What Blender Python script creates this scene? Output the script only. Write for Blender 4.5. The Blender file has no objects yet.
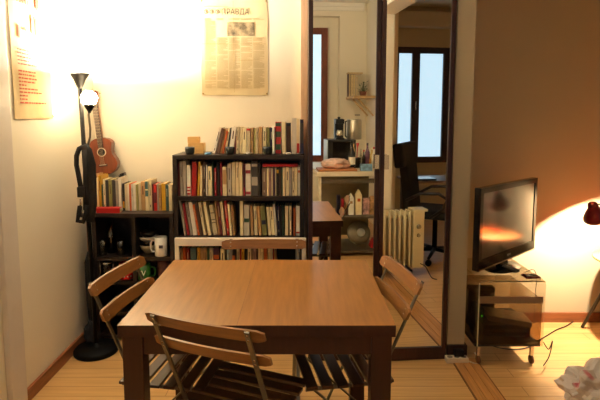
import bpy, bmesh, math, random
from mathutils import Vector, Matrix
random.seed(7)
PI = math.pi
S = bpy.context.scene
COL = S.collection

# ------------------------------------------------------------------ camera
CAM_H = 1.46
F_PX = 500.0
TILT = math.radians(6)
CY0 = 167.5
cam_d = bpy.data.cameras.new('camera')
cam = bpy.data.objects.new('camera', cam_d)
COL.objects.link(cam)
cam.location = (0, 0, CAM_H)
cam.rotation_euler = (PI / 2 - TILT, 0, 0)
cam_d.sensor_width = 36
cam_d.lens = 36 * F_PX / 600
cam_d.shift_y = -(200 - CY0) / 600
cam_d.clip_start = .02
S.camera = cam

# ------------------------------------------------------------------ colour management, world
S.view_settings.view_transform = 'Standard'
S.view_settings.look = 'None'
S.view_settings.gamma = 1
S.view_settings.use_curve_mapping = False
S.view_settings.exposure = 0.62
S.cycles.use_denoising = True
S.cycles.max_bounces = 14
S.cycles.diffuse_bounces = 8
S.cycles.glossy_bounces = 6
S.cycles.transparent_max_bounces = 12
S.cycles.sample_clamp_indirect = 6
S.cycles.caustics_reflective = False
S.cycles.caustics_refractive = False
W = bpy.data.worlds.new('world')
S.world = W
W.use_nodes = True
W.node_tree.nodes['Background'].inputs[0].default_value = (.35, .5, .7, 1)
W.node_tree.nodes['Background'].inputs[1].default_value = .3

TORCH_W = 172
TORCH_COL = (1, .92, .78)
LAMP_W = 54
WINDOW_E = .88


# ------------------------------------------------------------------ measuring helpers (photo coordinates -> room coordinates)
ct, st = math.cos(TILT), math.sin(TILT)
PANEL = {'L': (.0515, 2.84, .0375), 'R': (.46, 2.835, .072)}


def P(u, v, x=None, y=None, z=None, pan=None):
    """point of the room seen at photo position (u, v) on the plane x, y or z = const, directly or via a mirror door"""
    a, b = (u - 300) / F_PX, (CY0 - v) / F_PX
    d = [a, ct + b * st, -st + b * ct]
    o = [0, 0, CAM_H]
    if pan:
        px, py, al = PANEL[pan]
        n = (-math.sin(al), math.cos(al))
        k = (o[0] - px) * n[0] + (o[1] - py) * n[1]
        o[0] -= 2 * k * n[0]; o[1] -= 2 * k * n[1]
        k = d[0] * n[0] + d[1] * n[1]
        d[0] -= 2 * k * n[0]; d[1] -= 2 * k * n[1]
    if x is not None: t = (x - o[0]) / d[0]
    elif y is not None: t = (y - o[1]) / d[1]
    else: t = (z - o[2]) / d[2]
    return Vector([o[i] + t * d[i] for i in range(3)])


# ------------------------------------------------------------------ materials
def lin(c):
    return tuple(((v / 255) / 12.92 if v / 255 <= .04045 else (((v / 255) + .055) / 1.055) ** 2.4) for v in c[:3])


MATS = {}


def mat(name, c, rough=.5, metal=0, var=.12, scale=12, bump=0, stretch=None, emis=None, estr=0, spec=None, coat=0):
    if name in MATS: return MATS[name]
    m = bpy.data.materials.new(name)
    MATS[name] = m
    m.use_nodes = True
    nt = m.node_tree
    b = nt.nodes['Principled BSDF']
    c = lin(c)
    tc = nt.nodes.new('ShaderNodeTexCoord')
    mp = nt.nodes.new('ShaderNodeMapping')
    if stretch: mp.inputs['Scale'].default_value = stretch
    nz = nt.nodes.new('ShaderNodeTexNoise')
    nz.inputs['Scale'].default_value = scale
    nz.inputs['Detail'].default_value = 4
    rp = nt.nodes.new('ShaderNodeValToRGB')
    rp.color_ramp.elements[0].position = .3
    rp.color_ramp.elements[1].position = .7
    rp.color_ramp.elements[0].color = tuple(x * (1 - var) for x in c) + (1,)
    rp.color_ramp.elements[1].color = tuple(min(1, x * (1 + var)) for x in c) + (1,)
    nt.links.new(tc.outputs['Object'], mp.inputs[0])
    nt.links.new(mp.outputs[0], nz.inputs['Vector'])
    nt.links.new(nz.outputs['Fac'], rp.inputs[0])
    nt.links.new(rp.outputs[0], b.inputs['Base Color'])
    b.inputs['Roughness'].default_value = rough
    b.inputs['Metallic'].default_value = metal
    if spec is not None: b.inputs['Specular IOR Level'].default_value = spec
    if coat:
        b.inputs['Coat Weight'].default_value = coat
        b.inputs['Coat Roughness'].default_value = .15
    if bump:
        bp = nt.nodes.new('ShaderNodeBump')
        bp.inputs['Strength'].default_value = bump
        bp.inputs['Distance'].default_value = .01
        nt.links.new(nz.outputs['Fac'], bp.inputs['Height'])
        nt.links.new(bp.outputs[0], b.inputs['Normal'])
    if emis:
        b.inputs['Emission Color'].default_value = lin(emis) + (1,)
        b.inputs['Emission Strength'].default_value = estr
    return m


def glass_mat(name, tint, gloss=.12, rough=.02):
    if name in MATS: return MATS[name]
    m = bpy.data.materials.new(name)
    MATS[name] = m
    m.use_nodes = True
    nt = m.node_tree
    nt.nodes.remove(nt.nodes['Principled BSDF'])
    t = nt.nodes.new('ShaderNodeBsdfTransparent')
    t.inputs[0].default_value = lin(tint) + (1,)
    g = nt.nodes.new('ShaderNodeBsdfGlossy')
    g.inputs['Roughness'].default_value = rough
    lw = nt.nodes.new('ShaderNodeLayerWeight')
    lw.inputs[0].default_value = .5
    pw_ = nt.nodes.new('ShaderNodeMath'); pw_.operation = 'POWER'; pw_.inputs[1].default_value = 5
    nt.links.new(lw.outputs['Facing'], pw_.inputs[0])
    mx = nt.nodes.new('ShaderNodeMath'); mx.operation = 'MULTIPLY_ADD'
    mx.inputs[1].default_value = .45; mx.inputs[2].default_value = gloss
    x = nt.nodes.new('ShaderNodeMixShader')
    nt.links.new(pw_.outputs[0], mx.inputs[0])
    nt.links.new(mx.outputs[0], x.inputs[0])
    nt.links.new(t.outputs[0], x.inputs[1])
    nt.links.new(g.outputs[0], x.inputs[2])
    nt.links.new(x.outputs[0], nt.nodes['Material Output'].inputs[0])
    return m


def plank_mat(name, c1, c2, c3, plank=.19, length=1.3, rough=.35, rot=0):
    m = bpy.data.materials.new(name)
    MATS[name] = m
    m.use_nodes = True
    nt = m.node_tree
    b = nt.nodes['Principled BSDF']
    tc = nt.nodes.new('ShaderNodeTexCoord')
    mp = nt.nodes.new('ShaderNodeMapping'); mp.inputs['Rotation'].default_value = (0, 0, rot)
    br = nt.nodes.new('ShaderNodeTexBrick')
    br.inputs['Color1'].default_value = lin(c1) + (1,)
    br.inputs['Color2'].default_value = lin(c2) + (1,)
    br.inputs['Mortar'].default_value = lin(c3) + (1,)
    br.inputs['Scale'].default_value = 1
    br.inputs['Mortar Size'].default_value = .0025
    br.inputs['Brick Width'].default_value = length
    br.inputs['Row Height'].default_value = plank
    br.offset = .37
    mp2 = nt.nodes.new('ShaderNodeMapping'); mp2.inputs['Scale'].default_value = (.8, 14, 1)
    mp2.inputs['Rotation'].default_value = (0, 0, rot)
    nz = nt.nodes.new('ShaderNodeTexNoise'); nz.inputs['Scale'].default_value = 3; nz.inputs['Detail'].default_value = 6
    mx = nt.nodes.new('ShaderNodeMixRGB'); mx.blend_type = 'MULTIPLY'; mx.inputs[0].default_value = .5
    rp = nt.nodes.new('ShaderNodeValToRGB')
    rp.color_ramp.elements[0].position = .3; rp.color_ramp.elements[1].position = .7
    rp.color_ramp.elements[0].color = (.62, .5, .4, 1); rp.color_ramp.elements[1].color = (1, 1, 1, 1)
    L = nt.links.new
    L(tc.outputs['Object'], mp.inputs[0]); L(mp.outputs[0], br.inputs['Vector'])
    L(tc.outputs['Object'], mp2.inputs[0]); L(mp2.outputs[0], nz.inputs['Vector'])
    L(nz.outputs['Fac'], rp.inputs[0]); L(br.outputs['Color'], mx.inputs[1]); L(rp.outputs[0], mx.inputs[2])
    L(mx.outputs[0], b.inputs['Base Color'])
    b.inputs['Roughness'].default_value = rough
    return m


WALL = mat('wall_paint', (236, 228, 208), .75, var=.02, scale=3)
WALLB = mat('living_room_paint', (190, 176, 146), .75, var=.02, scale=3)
CEIL = mat('ceiling_paint', (240, 236, 226), .8, var=.02, scale=2)
FLOOR = plank_mat('laminate_floor', (226, 184, 122), (219, 175, 113), (184, 138, 82), plank=.095, length=1.9)
STRIPM = mat('threshold_wood', (196, 140, 80), .4, var=.2, scale=6, stretch=(14, .8, 1))
STRIPD = mat('threshold_line', (120, 76, 40), .5, var=.2)
BASEB = mat('baseboard_wood', (140, 84, 50), .45, var=.2, scale=8, stretch=(1, 1, 8))
BASED = mat('dark_skirting', (62, 36, 28), .45, var=.2)
WENGE = mat('wenge_frame', (58, 30, 24), .4, var=.25, scale=10, stretch=(8, 8, 1))
WINWOOD = mat('brown_window_wood', (112, 56, 36), .4, var=.3, scale=8, stretch=(8, 8, 1))
DARKWOOD = mat('dark_window_wood', (54, 34, 32), .4, var=.2, scale=8)
JAMB = mat('jamb_wood', (220, 184, 148), .5, var=.12, scale=8, stretch=(8, 8, 1))
TABLE = mat('table_veneer', (150, 102, 46), .34, var=.16, scale=5, stretch=(12, 1, 1), coat=.06)
TABLE_SHADED = mat('table_wood_shaded', (60, 29, 15), .4, var=.18, scale=6, stretch=(10, 10, 1))  # table wood with the shade on edge, apron and legs put into its colour
SLAT = mat('chair_slat_wood', (136, 88, 40), .35, var=.18, scale=8, stretch=(1.2, 8, 8), coat=.2)
SEAT_SHADED = mat('seat_wood_shaded', (76, 46, 26), .3, var=.18, scale=8, stretch=(1.2, 8, 8), coat=.3)  # seat wood darkened by colour for the shadow under the table
STEEL = mat('grey_steel', (120, 112, 98), .38, .8, var=.1)
CHROME = mat('chrome', (215, 210, 200), .18, 1, var=.04)
BLACKW = mat('black_brown_laminate', (38, 28, 24), .42, var=.2, scale=8)
BLACK = mat('black_plastic', (22, 21, 22), .4, var=.1)
BLACKG = mat('black_gloss', (14, 14, 16), .12, var=.05)
BLACKM = mat('black_metal', (12, 10, 10), .55, 0, spec=.15, var=.1)
BLACKF = mat('black_fabric', (26, 24, 24), .9, var=.3, scale=60)
WHITEM = mat('white_lacquer', (226, 214, 190), .4, var=.04)
WHITE = mat('white_ceramic', (228, 222, 210), .25, var=.03)
PAGES = mat('book_pages', (220, 196, 150), .9, var=.12, scale=60)
PAPER = mat('newsprint', (212, 194, 152), .9, var=.08, scale=7)
POSTER = mat('poster_paper', (222, 198, 150), .9, var=.08, scale=7)
INK = mat('printing_ink', (96, 82, 62), .9, var=.2)
INKL = mat('faded_ink', (172, 148, 104), .9, var=.1)
REDINK = mat('red_ink', (200, 92, 66), .9, var=.15)
MIRROR = bpy.data.materials.new('mirror_silver')
MIRROR.use_nodes = True
_b = MIRROR.node_tree.nodes['Principled BSDF']
_b.inputs['Base Color'].default_value = (.95, .96, .92, 1)
_b.inputs['Metallic'].default_value = 1
_b.inputs['Roughness'].default_value = .004
PANE = mat('frosted_daylight_pane', (190, 208, 222), .5, var=.03, emis=(176, 206, 226), estr=WINDOW_E)
OPAL = mat('opal_glass_lit', (245, 235, 215), .3, var=.02, emis=(255, 226, 176), estr=95)


# ------------------------------------------------------------------ mesh helpers
class MB:
    def __init__(s):
        s.bm = bmesh.new()

    def _tag(s, faces, mi, smooth):
        for f in faces:
            f.material_index = mi; f.smooth = smooth

    def box(s, cx, cy, cz, sx, sy, sz, M=None, mi=0, bev=0):
        g = bmesh.ops.create_cube(s.bm, size=1)
        vs = g['verts']
        T = Matrix.Translation((cx, cy, cz)) @ (M.to_4x4() if M else Matrix.Identity(4)) @ Matrix.Diagonal((sx, sy, sz, 1))
        bmesh.ops.transform(s.bm, matrix=T, verts=vs)
        fs = list({f for v in vs for f in v.link_faces})
        s._tag(fs, mi, False)
        if bev:
            es = list({e for v in vs for e in v.link_edges})
            r = bmesh.ops.bevel(s.bm, geom=es, offset=bev, segments=2, affect='EDGES', profile=.6)
            s._tag(r['faces'], mi, False)
        return s

    def span(s, x0, x1, y0, y1, z0, z1, mi=0, bev=0):
        return s.box((x0 + x1) / 2, (y0 + y1) / 2, (z0 + z1) / 2, abs(x1 - x0), abs(y1 - y0), abs(z1 - z0), mi=mi, bev=bev)

    def tube(s, pts, r, seg=10, mi=0, flat=None, caps=True):
        pts = [Vector(p) for p in pts]
        rs = r if isinstance(r, (list, tuple)) else [r] * len(pts)
        rings = []
        up = None
        for i, p in enumerate(pts):
            if i == 0: t = pts[1] - p
            elif i == len(pts) - 1: t = p - pts[i - 1]
            else: t = (pts[i + 1] - p).normalized() + (p - pts[i - 1]).normalized()
            t.normalize()
            if up is None:
                up = Vector((0, 0, 1)) if abs(t.z) < .9 else Vector((1, 0, 0))
            a = t.cross(up).normalized(); b = a.cross(t).normalized(); up = b
            ring = []
            for k in range(seg):
                q = 2 * PI * k / seg
                f = flat if flat else 1
                ring.append(s.bm.verts.new(p + a * math.cos(q) * rs[i] + b * math.sin(q) * rs[i] * f))
            rings.append(ring)
        fs = []
        for i in range(len(rings) - 1):
            for k in range(seg):
                fs.append(s.bm.faces.new((rings[i][k], rings[i][(k + 1) % seg], rings[i + 1][(k + 1) % seg], rings[i + 1][k])))
        s._tag(fs, mi, True)
        if caps:
            s._tag([s.bm.faces.new(list(reversed(rings[0]))), s.bm.faces.new(rings[-1])], mi, False)
        return s

    def bar(s, p0, p1, w, t, side=(1, 0, 0), mi=0):
        """flat rectangular bar from p0 to p1; w along 'side', t across"""
        p0, p1 = Vector(p0), Vector(p1)
        d = (p1 - p0); L = d.length; d.normalize()
        sd = Vector(side); sd = (sd - d * sd.dot(d)).normalized()
        n = d.cross(sd)
        M = Matrix((sd, n, d)).transposed()
        c = (p0 + p1) / 2
        return s.box(c.x, c.y, c.z, w, t, L, M=M, mi=mi)

    def lathe(s, prof, c=(0, 0, 0), seg=28, mi=0, M=None, cap0=True, cap1=True):
        c = Vector(c); rings = []
        for r, z in prof:
            ring = []
            for k in range(seg):
                q = 2 * PI * k / seg
                v = Vector((max(r, 1e-5) * math.cos(q), max(r, 1e-5) * math.sin(q), z))
                if M: v = M @ v
                ring.append(s.bm.verts.new(v + c))
            rings.append(ring)
        fs = []
        for i in range(len(rings) - 1):
            for k in range(seg):
                fs.append(s.bm.faces.new((rings[i][k], rings[i][(k + 1) % seg], rings[i + 1][(k + 1) % seg], rings[i + 1][k])))
        s._tag(fs, mi, True)
        cf = []
        if cap0: cf.append(s.bm.faces.new(list(reversed(rings[0]))))
        if cap1: cf.append(s.bm.faces.new(rings[-1]))
        s._tag(cf, mi, False)
        return s

    def prism(s, pts, y0, y1, mi=0, smooth=False):
        """outline in x,z extruded along y"""
        a = [s.bm.verts.new((x, y0, z)) for x, z in pts]
        b = [s.bm.verts.new((x, y1, z)) for x, z in pts]
        n = len(pts)
        fs = [s.bm.faces.new((a[i], a[(i + 1) % n], b[(i + 1) % n], b[i])) for i in range(n)]
        s._tag(fs, mi, smooth)
        s._tag([s.bm.faces.new(list(reversed(a))), s.bm.faces.new(b)], mi, False)
        return s

    def sphere(s, c, r, mi=0, seg=20, sc=(1, 1, 1)):
        g = bmesh.ops.create_uvsphere(s.bm, u_segments=seg, v_segments=seg // 2, radius=r)
        bmesh.ops.transform(s.bm, matrix=Matrix.Translation(c) @ Matrix.Diagonal((*sc, 1)), verts=g['verts'])
        s._tag({f for v in g['verts'] for f in v.link_faces}, mi, True)
        return s

    def build(s, name, mats, parent=None, loc=None, label=None):
        bmesh.ops.recalc_face_normals(s.bm, faces=s.bm.faces[:])
        me = bpy.data.meshes.new(name)
        s.bm.to_mesh(me); s.bm.free()
        for m in (mats if isinstance(mats, (list, tuple)) else [mats]): me.materials.append(m)
        o = bpy.data.objects.new(name, me)
        COL.objects.link(o)
        if parent: o.parent = parent
        if loc is not None: o.location = loc
        if label: o['label'] = label
        return o


def thing(name, label, cat, loc=(0, 0, 0), rz=0, group=None):
    o = bpy.data.objects.new(name, None)
    o.empty_display_size = .1
    COL.objects.link(o)
    o.location = loc; o.rotation_euler = (0, 0, rz)
    o['label'] = label; o['category'] = cat
    if group: o['group'] = group
    return o


def tag(o, label, cat, group=None):
    o['label'] = label; o['category'] = cat
    if group: o['group'] = group
    return o


def struct(name, mb, m):
    o = mb.build(name, m)
    o['kind'] = 'structure'
    return o


def copy_tree(o, parent=None):
    c = o.copy()
    COL.objects.link(c)
    c.parent = parent
    for ch in list(o.children): copy_tree(ch, c)
    return c


def text_part(name, txt, size, m, parent, loc, rot, depth=.0006, align='LEFT'):
    cu = bpy.data.curves.new(name, 'FONT')
    cu.body = txt; cu.size = size; cu.extrude = depth; cu.align_x = align
    o = bpy.data.objects.new(name, cu)
    COL.objects.link(o)
    bpy.context.view_layer.update()
    me = bpy.data.meshes.new_from_object(o.evaluated_get(bpy.context.evaluated_depsgraph_get()))
    bpy.data.objects.remove(o)
    me.materials.clear(); me.materials.append(m)
    q = bpy.data.objects.new(name, me)
    COL.objects.link(q)
    q.parent = parent; q.location = loc; q.rotation_euler = rot
    return q


# ------------------------------------------------------------------ the setting
XL, XR, YB, YF, ZC = -1.40, 3.70, 3.42, -1.40, 3.0
struct('floor', MB().span(XL - .2, XR + .1, YF - .3, YB + .1, -.1, 0), FLOOR)
struct('ceiling', MB().span(XL - .2, XR + .1, YF - .3, YB + .1, ZC, ZC + .1), CEIL)
struct('wall_left', MB().span(XL - .1, XL, YF, YB + .1, 0, ZC), WALL)
struct('wall_back', MB().span(XL, .93, YB, YB + .1, 0, ZC), WALL)
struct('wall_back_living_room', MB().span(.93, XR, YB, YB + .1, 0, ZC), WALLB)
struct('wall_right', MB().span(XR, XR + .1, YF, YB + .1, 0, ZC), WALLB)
# wall behind the camera with its two windows
wa0, wa1, wz0, wz1 = -.30, .718, .79, 2.68
na1, nz1 = .876, 2.83
m = MB()
m.span(XL, wa0 - .15, YF - .2, YF, 0, ZC)
m.span(na1, 1.96, YF - .2, YF, 0, ZC)
m.span(wa0 - .15, na1, YF - .2, YF, nz1, ZC).span(wa0 - .15, na1, YF - .2, YF, 0, .74)
struct('wall_front', m, WALL)
m = MB()   # recess reveals around the window
m.span(wa1, na1, YF - .2, YF - .13, .74, nz1).span(wa0 - .15, wa0, YF - .2, YF - .13, .74, nz1).span(wa0, wa1, YF - .2, YF - .13, wz1, nz1).span(wa0, wa1, YF - .2, YF - .13, .74, wz0)
struct('trim_1', m, WALL)
wb0, wb1, wbz0, wbz1 = 1.96, 2.81, .76, 2.43
m = MB()
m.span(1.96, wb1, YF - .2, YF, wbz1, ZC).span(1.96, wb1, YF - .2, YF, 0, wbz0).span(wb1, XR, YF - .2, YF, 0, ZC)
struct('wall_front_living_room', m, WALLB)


def window(name, x0, x1, z0, z1, y, fr, mid, wood):
    m = MB()
    m.span(x0, x1, y - .03, y + .03, z1 - fr, z1).span(x0, x1, y - .03, y + .03, z0, z0 + fr)
    m.span(x0, x0 + fr, y - .03, y + .03, z0 + fr, z1 - fr).span(x1 - fr, x1, y - .03, y + .03, z0 + fr, z1 - fr)
    m.span(mid - fr * .65, mid + fr * .65, y - .03, y + .035, z0 + fr, z1 - fr)
    w = m.build(name, wood); w['kind'] = 'structure'
    for a, b in ((x0 + fr, mid - fr * .65), (mid + fr * .65, x1 - fr)):
        MB().span(a, b, y - .012, y - .004, z0 + fr, z1 - fr).build('pane', PANE, w)
    MB().tube([(mid, y + .05, (z0 + z1) / 2 - .06), (mid, y + .05, (z0 + z1) / 2 + .06)], .009).build('window_handle', CHROME, w)
    return w


window('window_1', wa0, wa1, wz0, wz1, YF - .1, .09, .2, WINWOOD)
window('window_2', wb0, wb1, wbz0, wbz1, YF - .04, .088, 2.305, DARKWOOD)
struct('trim_2', MB().span(1.5, 3.0, YF, YF + .16, 2.69, 2.90, bev=.01), WALLB)
# cornice mouldings behind the camera
struct('trim_3', MB().span(XL, 1.22, YF, YF + .05, ZC - .05, ZC).span(XL, 1.22, YF, YF + .025, ZC - .10, ZC - .05), CEIL)
# partition between the two rooms: pier beside the wardrobe, beam, stub behind the camera
struct('wall_pier', MB().span(.885, .99, 2.885, YB, 0, ZC), WALLB)
struct('wall_beam', MB().span(.93, 1.12, 1.10, 2.885, 2.37, ZC), WALL)
struct('wall_partition', MB().span(.92, 1.12, .80, 1.10, 0, ZC), WALL)
struct('wall_partition_middle', MB().span(1.02, 1.26, .28, .80, 0, ZC), WALL)
struct('wall_partition_kitchen', MB().span(1.26, 1.40, YF, .28, 0, ZC), WALL)
struct('baseboard_left', MB().span(XL, XL + .016, YF, YB, 0, .068), BASEB)
struct('baseboard_back', MB().span(.99, XR, YB - .016, YB, 0, .068), BASEB)
struct('baseboard_back_dining', MB().span(XL + .016, .0, YB - .016, YB, 0, .068), BASEB)
struct('baseboard_pier', MB().span(.885, 1.003, 2.87, 2.885, 0, .085).span(.99, 1.003, 2.885, YB - .016, 0, .085), BASED)
struct('baseboard_front', MB().span(1.40, XR, YF, YF + .015, 0, .07).span(XL + .016, 1.26, YF, YF + .015, 0, .07), BASEB)
struct('trim_4', MB().span(.006, .05, YB - .05, YB, 0, ZC), JAMB)
# door casing on the left wall, at the very edge of the picture
struct('trim_5', MB().span(XL, XL + .03, 2.26, 2.385, 0, 2.2, bev=.006), mat('casing_paint', (214, 206, 196), .5, var=.03))
# threshold: three boards laid along the opening between the rooms
m = MB()
m.span(.912, .957, 1.10, 2.87, 0, .007).span(.960, 1.000, 1.10, 2.87, 0, .007).span(1.003, 1.05, 1.10, 2.87, 0, .007)
struct('trim_6', m, STRIPM)
struct('trim_7', MB().span(.904, .912, 1.10, 2.87, 0, .006).span(1.05, 1.058, 1.10, 2.87, 0, .006), STRIPD)

# ------------------------------------------------------------------ mirrored wardrobe
wr = thing('mirrored_wardrobe', 'tall built-in wardrobe with two dark framed mirror doors', 'wardrobe', (.0515, 2.84, 0))
m = MB()
x1, y1, zt = .83, YB - 2.84 - .004, 2.96
m.span(0, .02, .045, y1, 0, zt).span(x1 - .02, x1, .075, y1, 0, zt).span(.02, x1 - .02, .075, y1, zt - .02, zt).span(.02, x1 - .02, y1 - .01, y1, 0, zt).span(.02, x1 - .02, .09, y1, .0, .05)
m.build('carcass', WENGE, wr)


def mirror_door(px, py, al, w, handle_side):
    h = zt - .02
    hl = bpy.data.objects.new('door', None)
    fw, fb = .024, .078
    m = MB()
    m.span(0, fw, 0, .03, .004, h).span(w - fw, w, 0, .03, .004, h).span(fw, w - fw, 0, .03, .004, fb).span(fw, w - fw, 0, .03, h - fw, h)
    m.span(fw, w - fw, .018, .028, fb, h - fw)
    d = m.build('door', WENGE, wr, loc=(px - .0515, py - 2.84, 0))
    d.rotation_euler = (0, 0, al)
    bpy.data.objects.remove(hl)
    MB().span(fw - .002, w - fw + .002, .010, .017, fb - .002, h - fw + .002).build('mirror_panel', MIRROR, d, label='silver mirror glass')
    hx = w - .016 if handle_side > 0 else .034
    z0 = 1.158
    m = MB().box(hx, -.011, z0 + .035, .026, .004, .082, bev=.0015).box(hx, -.005, z0 + .035, .012, .012, .05)
    m.build('handle', CHROME, d, label='brushed metal square pull')
    return d


mirror_door(.049, 2.84, .0375, .406, 1)
mirror_door(.457, 2.835, .072, .418, -1)

# ------------------------------------------------------------------ dining table
TX0, TX1, TY0, TY1 = -.621, .326, 1.63, 2.40
tb = thing('dining_table', 'square brown wooden dining table with apron and four square legs', 'table', ((TX0 + TX1) / 2, (TY0 + TY1) / 2, 0))
hw, hd = (TX1 - TX0) / 2, (TY1 - TY0) / 2
sx = -.235 - (TX0 + TX1) / 2 + 0.02
MB().span(-hw + .001, sx - .0006, -hd + .001, hd - .001, .742, .75).build('table_leaf', TABLE, tb)
MB().span(-hw, hw, -hd, hd, .708, .7495, bev=.002).build('shaded_edge', TABLE_SHADED, tb)  # tabletop slab, its unlit edge darkened by colour
MB().span(sx + .0006, hw - .001, -hd + .001, hd - .001, .742, .75).build('table_leaf', mat('table_veneer_right', (151, 100, 44), .34, var=.16, scale=5, stretch=(12, 1, 1), coat=.06), tb)
m = MB()
a, b = hw - .022, hd - .022
m.span(-a, a, -b, -b + .02, .637, .708).span(-a, a, b - .02, b, .637, .708).span(-a, -a + .02, -b + .02, b - .02, .637, .708).span(a - .02, a, -b + .02, b - .02, .637, .708)
m.build('apron', TABLE_SHADED, tb)
for qx in (-1, 1):
    for qy in (-1, 1):
        MB().box(qx * (hw - .046), qy * (hd - .046), .354, .07, .07, .707, bev=.003).build('leg', TABLE_SHADED, tb)

# ------------------------------------------------------------------ folding chairs
def slat_mesh(w, h, th, bow, tiltx=0, z=0, y=0):
    """curved back slat: ends forward, middle back, rounded ends"""
    mb = MB(); n = 20; rings = []
    for i in range(n + 1):
        t = -1 + 2 * i / n
        x = t * w / 2
        yy = y + bow * (t * t)
        hh = h / 2 * (1 - .35 * max(0, abs(t) - .93) / .07)
        ring = []
        for (dy, dz) in ((-th / 2, -hh), (th / 2, -hh), (th / 2, hh), (-th / 2, hh)):
            ring.append(mb.bm.verts.new((x, yy + dy - dz * tiltx, z + dz)))
        rings.append(ring)
    for i in range(n):
        for k in range(4):
            f = mb.bm.faces.new((rings[i][k], rings[i][(k + 1) % 4], rings[i + 1][(k + 1) % 4], rings[i + 1][k]))
    mb.bm.faces.new(rings[0][::-1]); mb.bm.faces.new(rings[-1])
    return mb


def make_chair(label):
    c = thing('folding_chair', label, 'chair', group='folding chairs around the table')
    slope = .45   # the long bar leans back as it rises
    def ya(z): return .146 - slope * z
    for z in (.809, .714):
        so = slat_mesh(.425, .042, .011, .016, tiltx=slope, z=z, y=ya(z) + .0055).build('back_slat', SLAT, c)
        for q in (-1, 1):
            for dz in (-.009, .009):
                MB().lathe([(.001, -.0045), (.0045, -.003), (.0025, -.001), (.0025, .017), (.0055, .018), (.004, .0205), (.001, .021)], (q * .168, ya(z + dz), z + dz), seg=8, M=Matrix.Rotation(-PI / 2, 3, 'X')).build('screw', CHROME, so)
    for q in (-1, 1):
        MB().bar((q * .168, ya(.83), .83), (q * .168, ya(.004), .004), .005 * 3.2, .006).build('leg', STEEL, c)
        MB().bar((q * .150, .20, .435), (q * .150, -.24, .004), .016, .006).build('leg', STEEL, c)
    m = MB()
    m.tube([(-.168, ya(.12), .12), (.168, ya(.12), .12)], .006).tube([(-.150, -.155, .10), (.150, -.155, .10)], .006)
    m.build('stretcher', STEEL, c)
    m = MB()
    for q in (-1, 1):
        m.span(q * .150 - .004 + q * .008, q * .150 + .004 + q * .008, -.115, .225, .428, .441)
    m.tube([(-.158, .20, .432), (.158, .20, .432)], .006).tube([(-.168, ya(.432), .432), (.168, ya(.432), .432)], .006)
    m.build('seat_frame', STEEL, c)
    for k in range(6):
        y = -.090 + k * .059
        dz = .004 * ((k - 2.5) / 2.5) ** 2
        MB().box(0, y, .449 + dz, .380, .044, .012, bev=.003).build('seat_slat', SEAT_SHADED, c)
    return c


chair = make_chair('wooden slatted folding chair nearest the camera, its back turned to us')
places = [((-.227, 1.672), -21.9, None),
          ((-.545, 1.965), -99.1, 'wooden slatted folding chair at the left side of the table'),
          ((.215, 1.975), 100.0, 'wooden slatted folding chair at the right side of the table'),
          ((-.178, 2.273), 181.3, 'wooden slatted folding chair at the far side, before the bookcase')]
for (x, y), a, lb in places:
    c = chair if lb is None else copy_tree(chair)
    if lb: c['label'] = lb
    c.location = (x, y, 0); c.rotation_euler = (0, 0, math.radians(a))

# ------------------------------------------------------------------ bookcases
def case(name, label, x0, x1, y0, y1, z0, z1, th, shelves, mtl, dividers=(), back=True, shelf_t=None):
    t = thing(name, label, 'bookcase', ((x0 + x1) / 2, (y0 + y1) / 2, 0))
    cx, cy = (x0 + x1) / 2, (y0 + y1) / 2
    X0, X1, Y0, Y1 = x0 - cx, x1 - cx, y0 - cy, y1 - cy
    MB().span(X0, X1, Y0, Y1, z1 - th, z1, bev=.0015).build('top_panel', mtl, t)
    for a, b in ((X0, X0 + th), (X1 - th, X1)):
        MB().span(a, b, Y0, Y1, z0, z1 - th, bev=.0015).build('side_panel', mtl, t)
    st_ = shelf_t or th
    for z in shelves:
        MB().span(X0 + th, X1 - th, Y0 + .004, Y1 - .006, z - st_, z).build('shelf', mtl, t)
    for d, za, zb in dividers:
        MB().span(d - cx - th / 2, d - cx + th / 2, Y0 + .004, Y1 - .006, za, zb).build('divider', mtl, t)
    if back: MB().span(X0 + th, X1 - th, Y1 - .005, Y1, z0, z1 - th).build('back_panel', mtl, t)
    return t


case('bookcase', 'tall black bookcase filled with books in the middle of the wall', -.795, .026, 3.10, 3.395, 0, 1.212, .026, (.950, .694, .43, .17, .05), BLACKW)
case('bookcase', 'low black bookcase in the left corner with mugs and bowls inside', -1.315, -.80, 3.10, 3.395, 0, .842, .024, (.560, .405, .20, .05), BLACKW, dividers=((-1.055, .56, .818), (-1.055, .405, .536), (-1.055, .2, .381)))
wf = thing('white_frame', 'thin white frame standing against the tall black bookcase behind the table', 'frame', (-.373, 3.075, 0))
fz = P(240, 238.3, y=3.06).z
MB().span(-.411, .411, -.020, .012, fz - .049, fz, bev=.004).build('top_rail', mat('frame_white', (240, 232, 218), .4, var=.03), wf)
for q in (-1, 1):
    MB().span(q * .398 - .013, q * .398 + .013, -.018, .012, 0, fz - .049, bev=.002).build('post', MATS['frame_white'], wf)
MB().span(-.385, .385, -.010, .010, .10, .14, bev=.003).build('bottom_rail', WHITEM, wf)

COLORS = dict(cream=(234, 216, 174), white=(240, 232, 216), tan=(192, 150, 98), grey=(184, 174, 158), taupe=(136, 112, 92), black=(30, 26, 26),
              navy=(30, 32, 62), red=(186, 30, 28), crimson=(150, 24, 40), orange=(200, 92, 36), yellow=(212, 160, 40), green=(44, 74, 50), teal=(72, 104, 104),
              brown=(84, 56, 40), maroon=(94, 28, 36), purple=(70, 34, 66), olive=(150, 144, 82), pink=(206, 160, 150), charcoal=(64, 60, 56), blue=(150, 176, 190))
SHADE = [('', 1), ('pale ', 1.1), ('dull ', .85)]


def bmat(cn, k=0):
    c = COLORS[cn]
    f = (1, 1.08, .9)[k % 3]
    return mat('cover_%s_%d' % (cn, k % 3), tuple(min(255, v * f) for v in c), .5, var=.08, scale=30)


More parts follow.
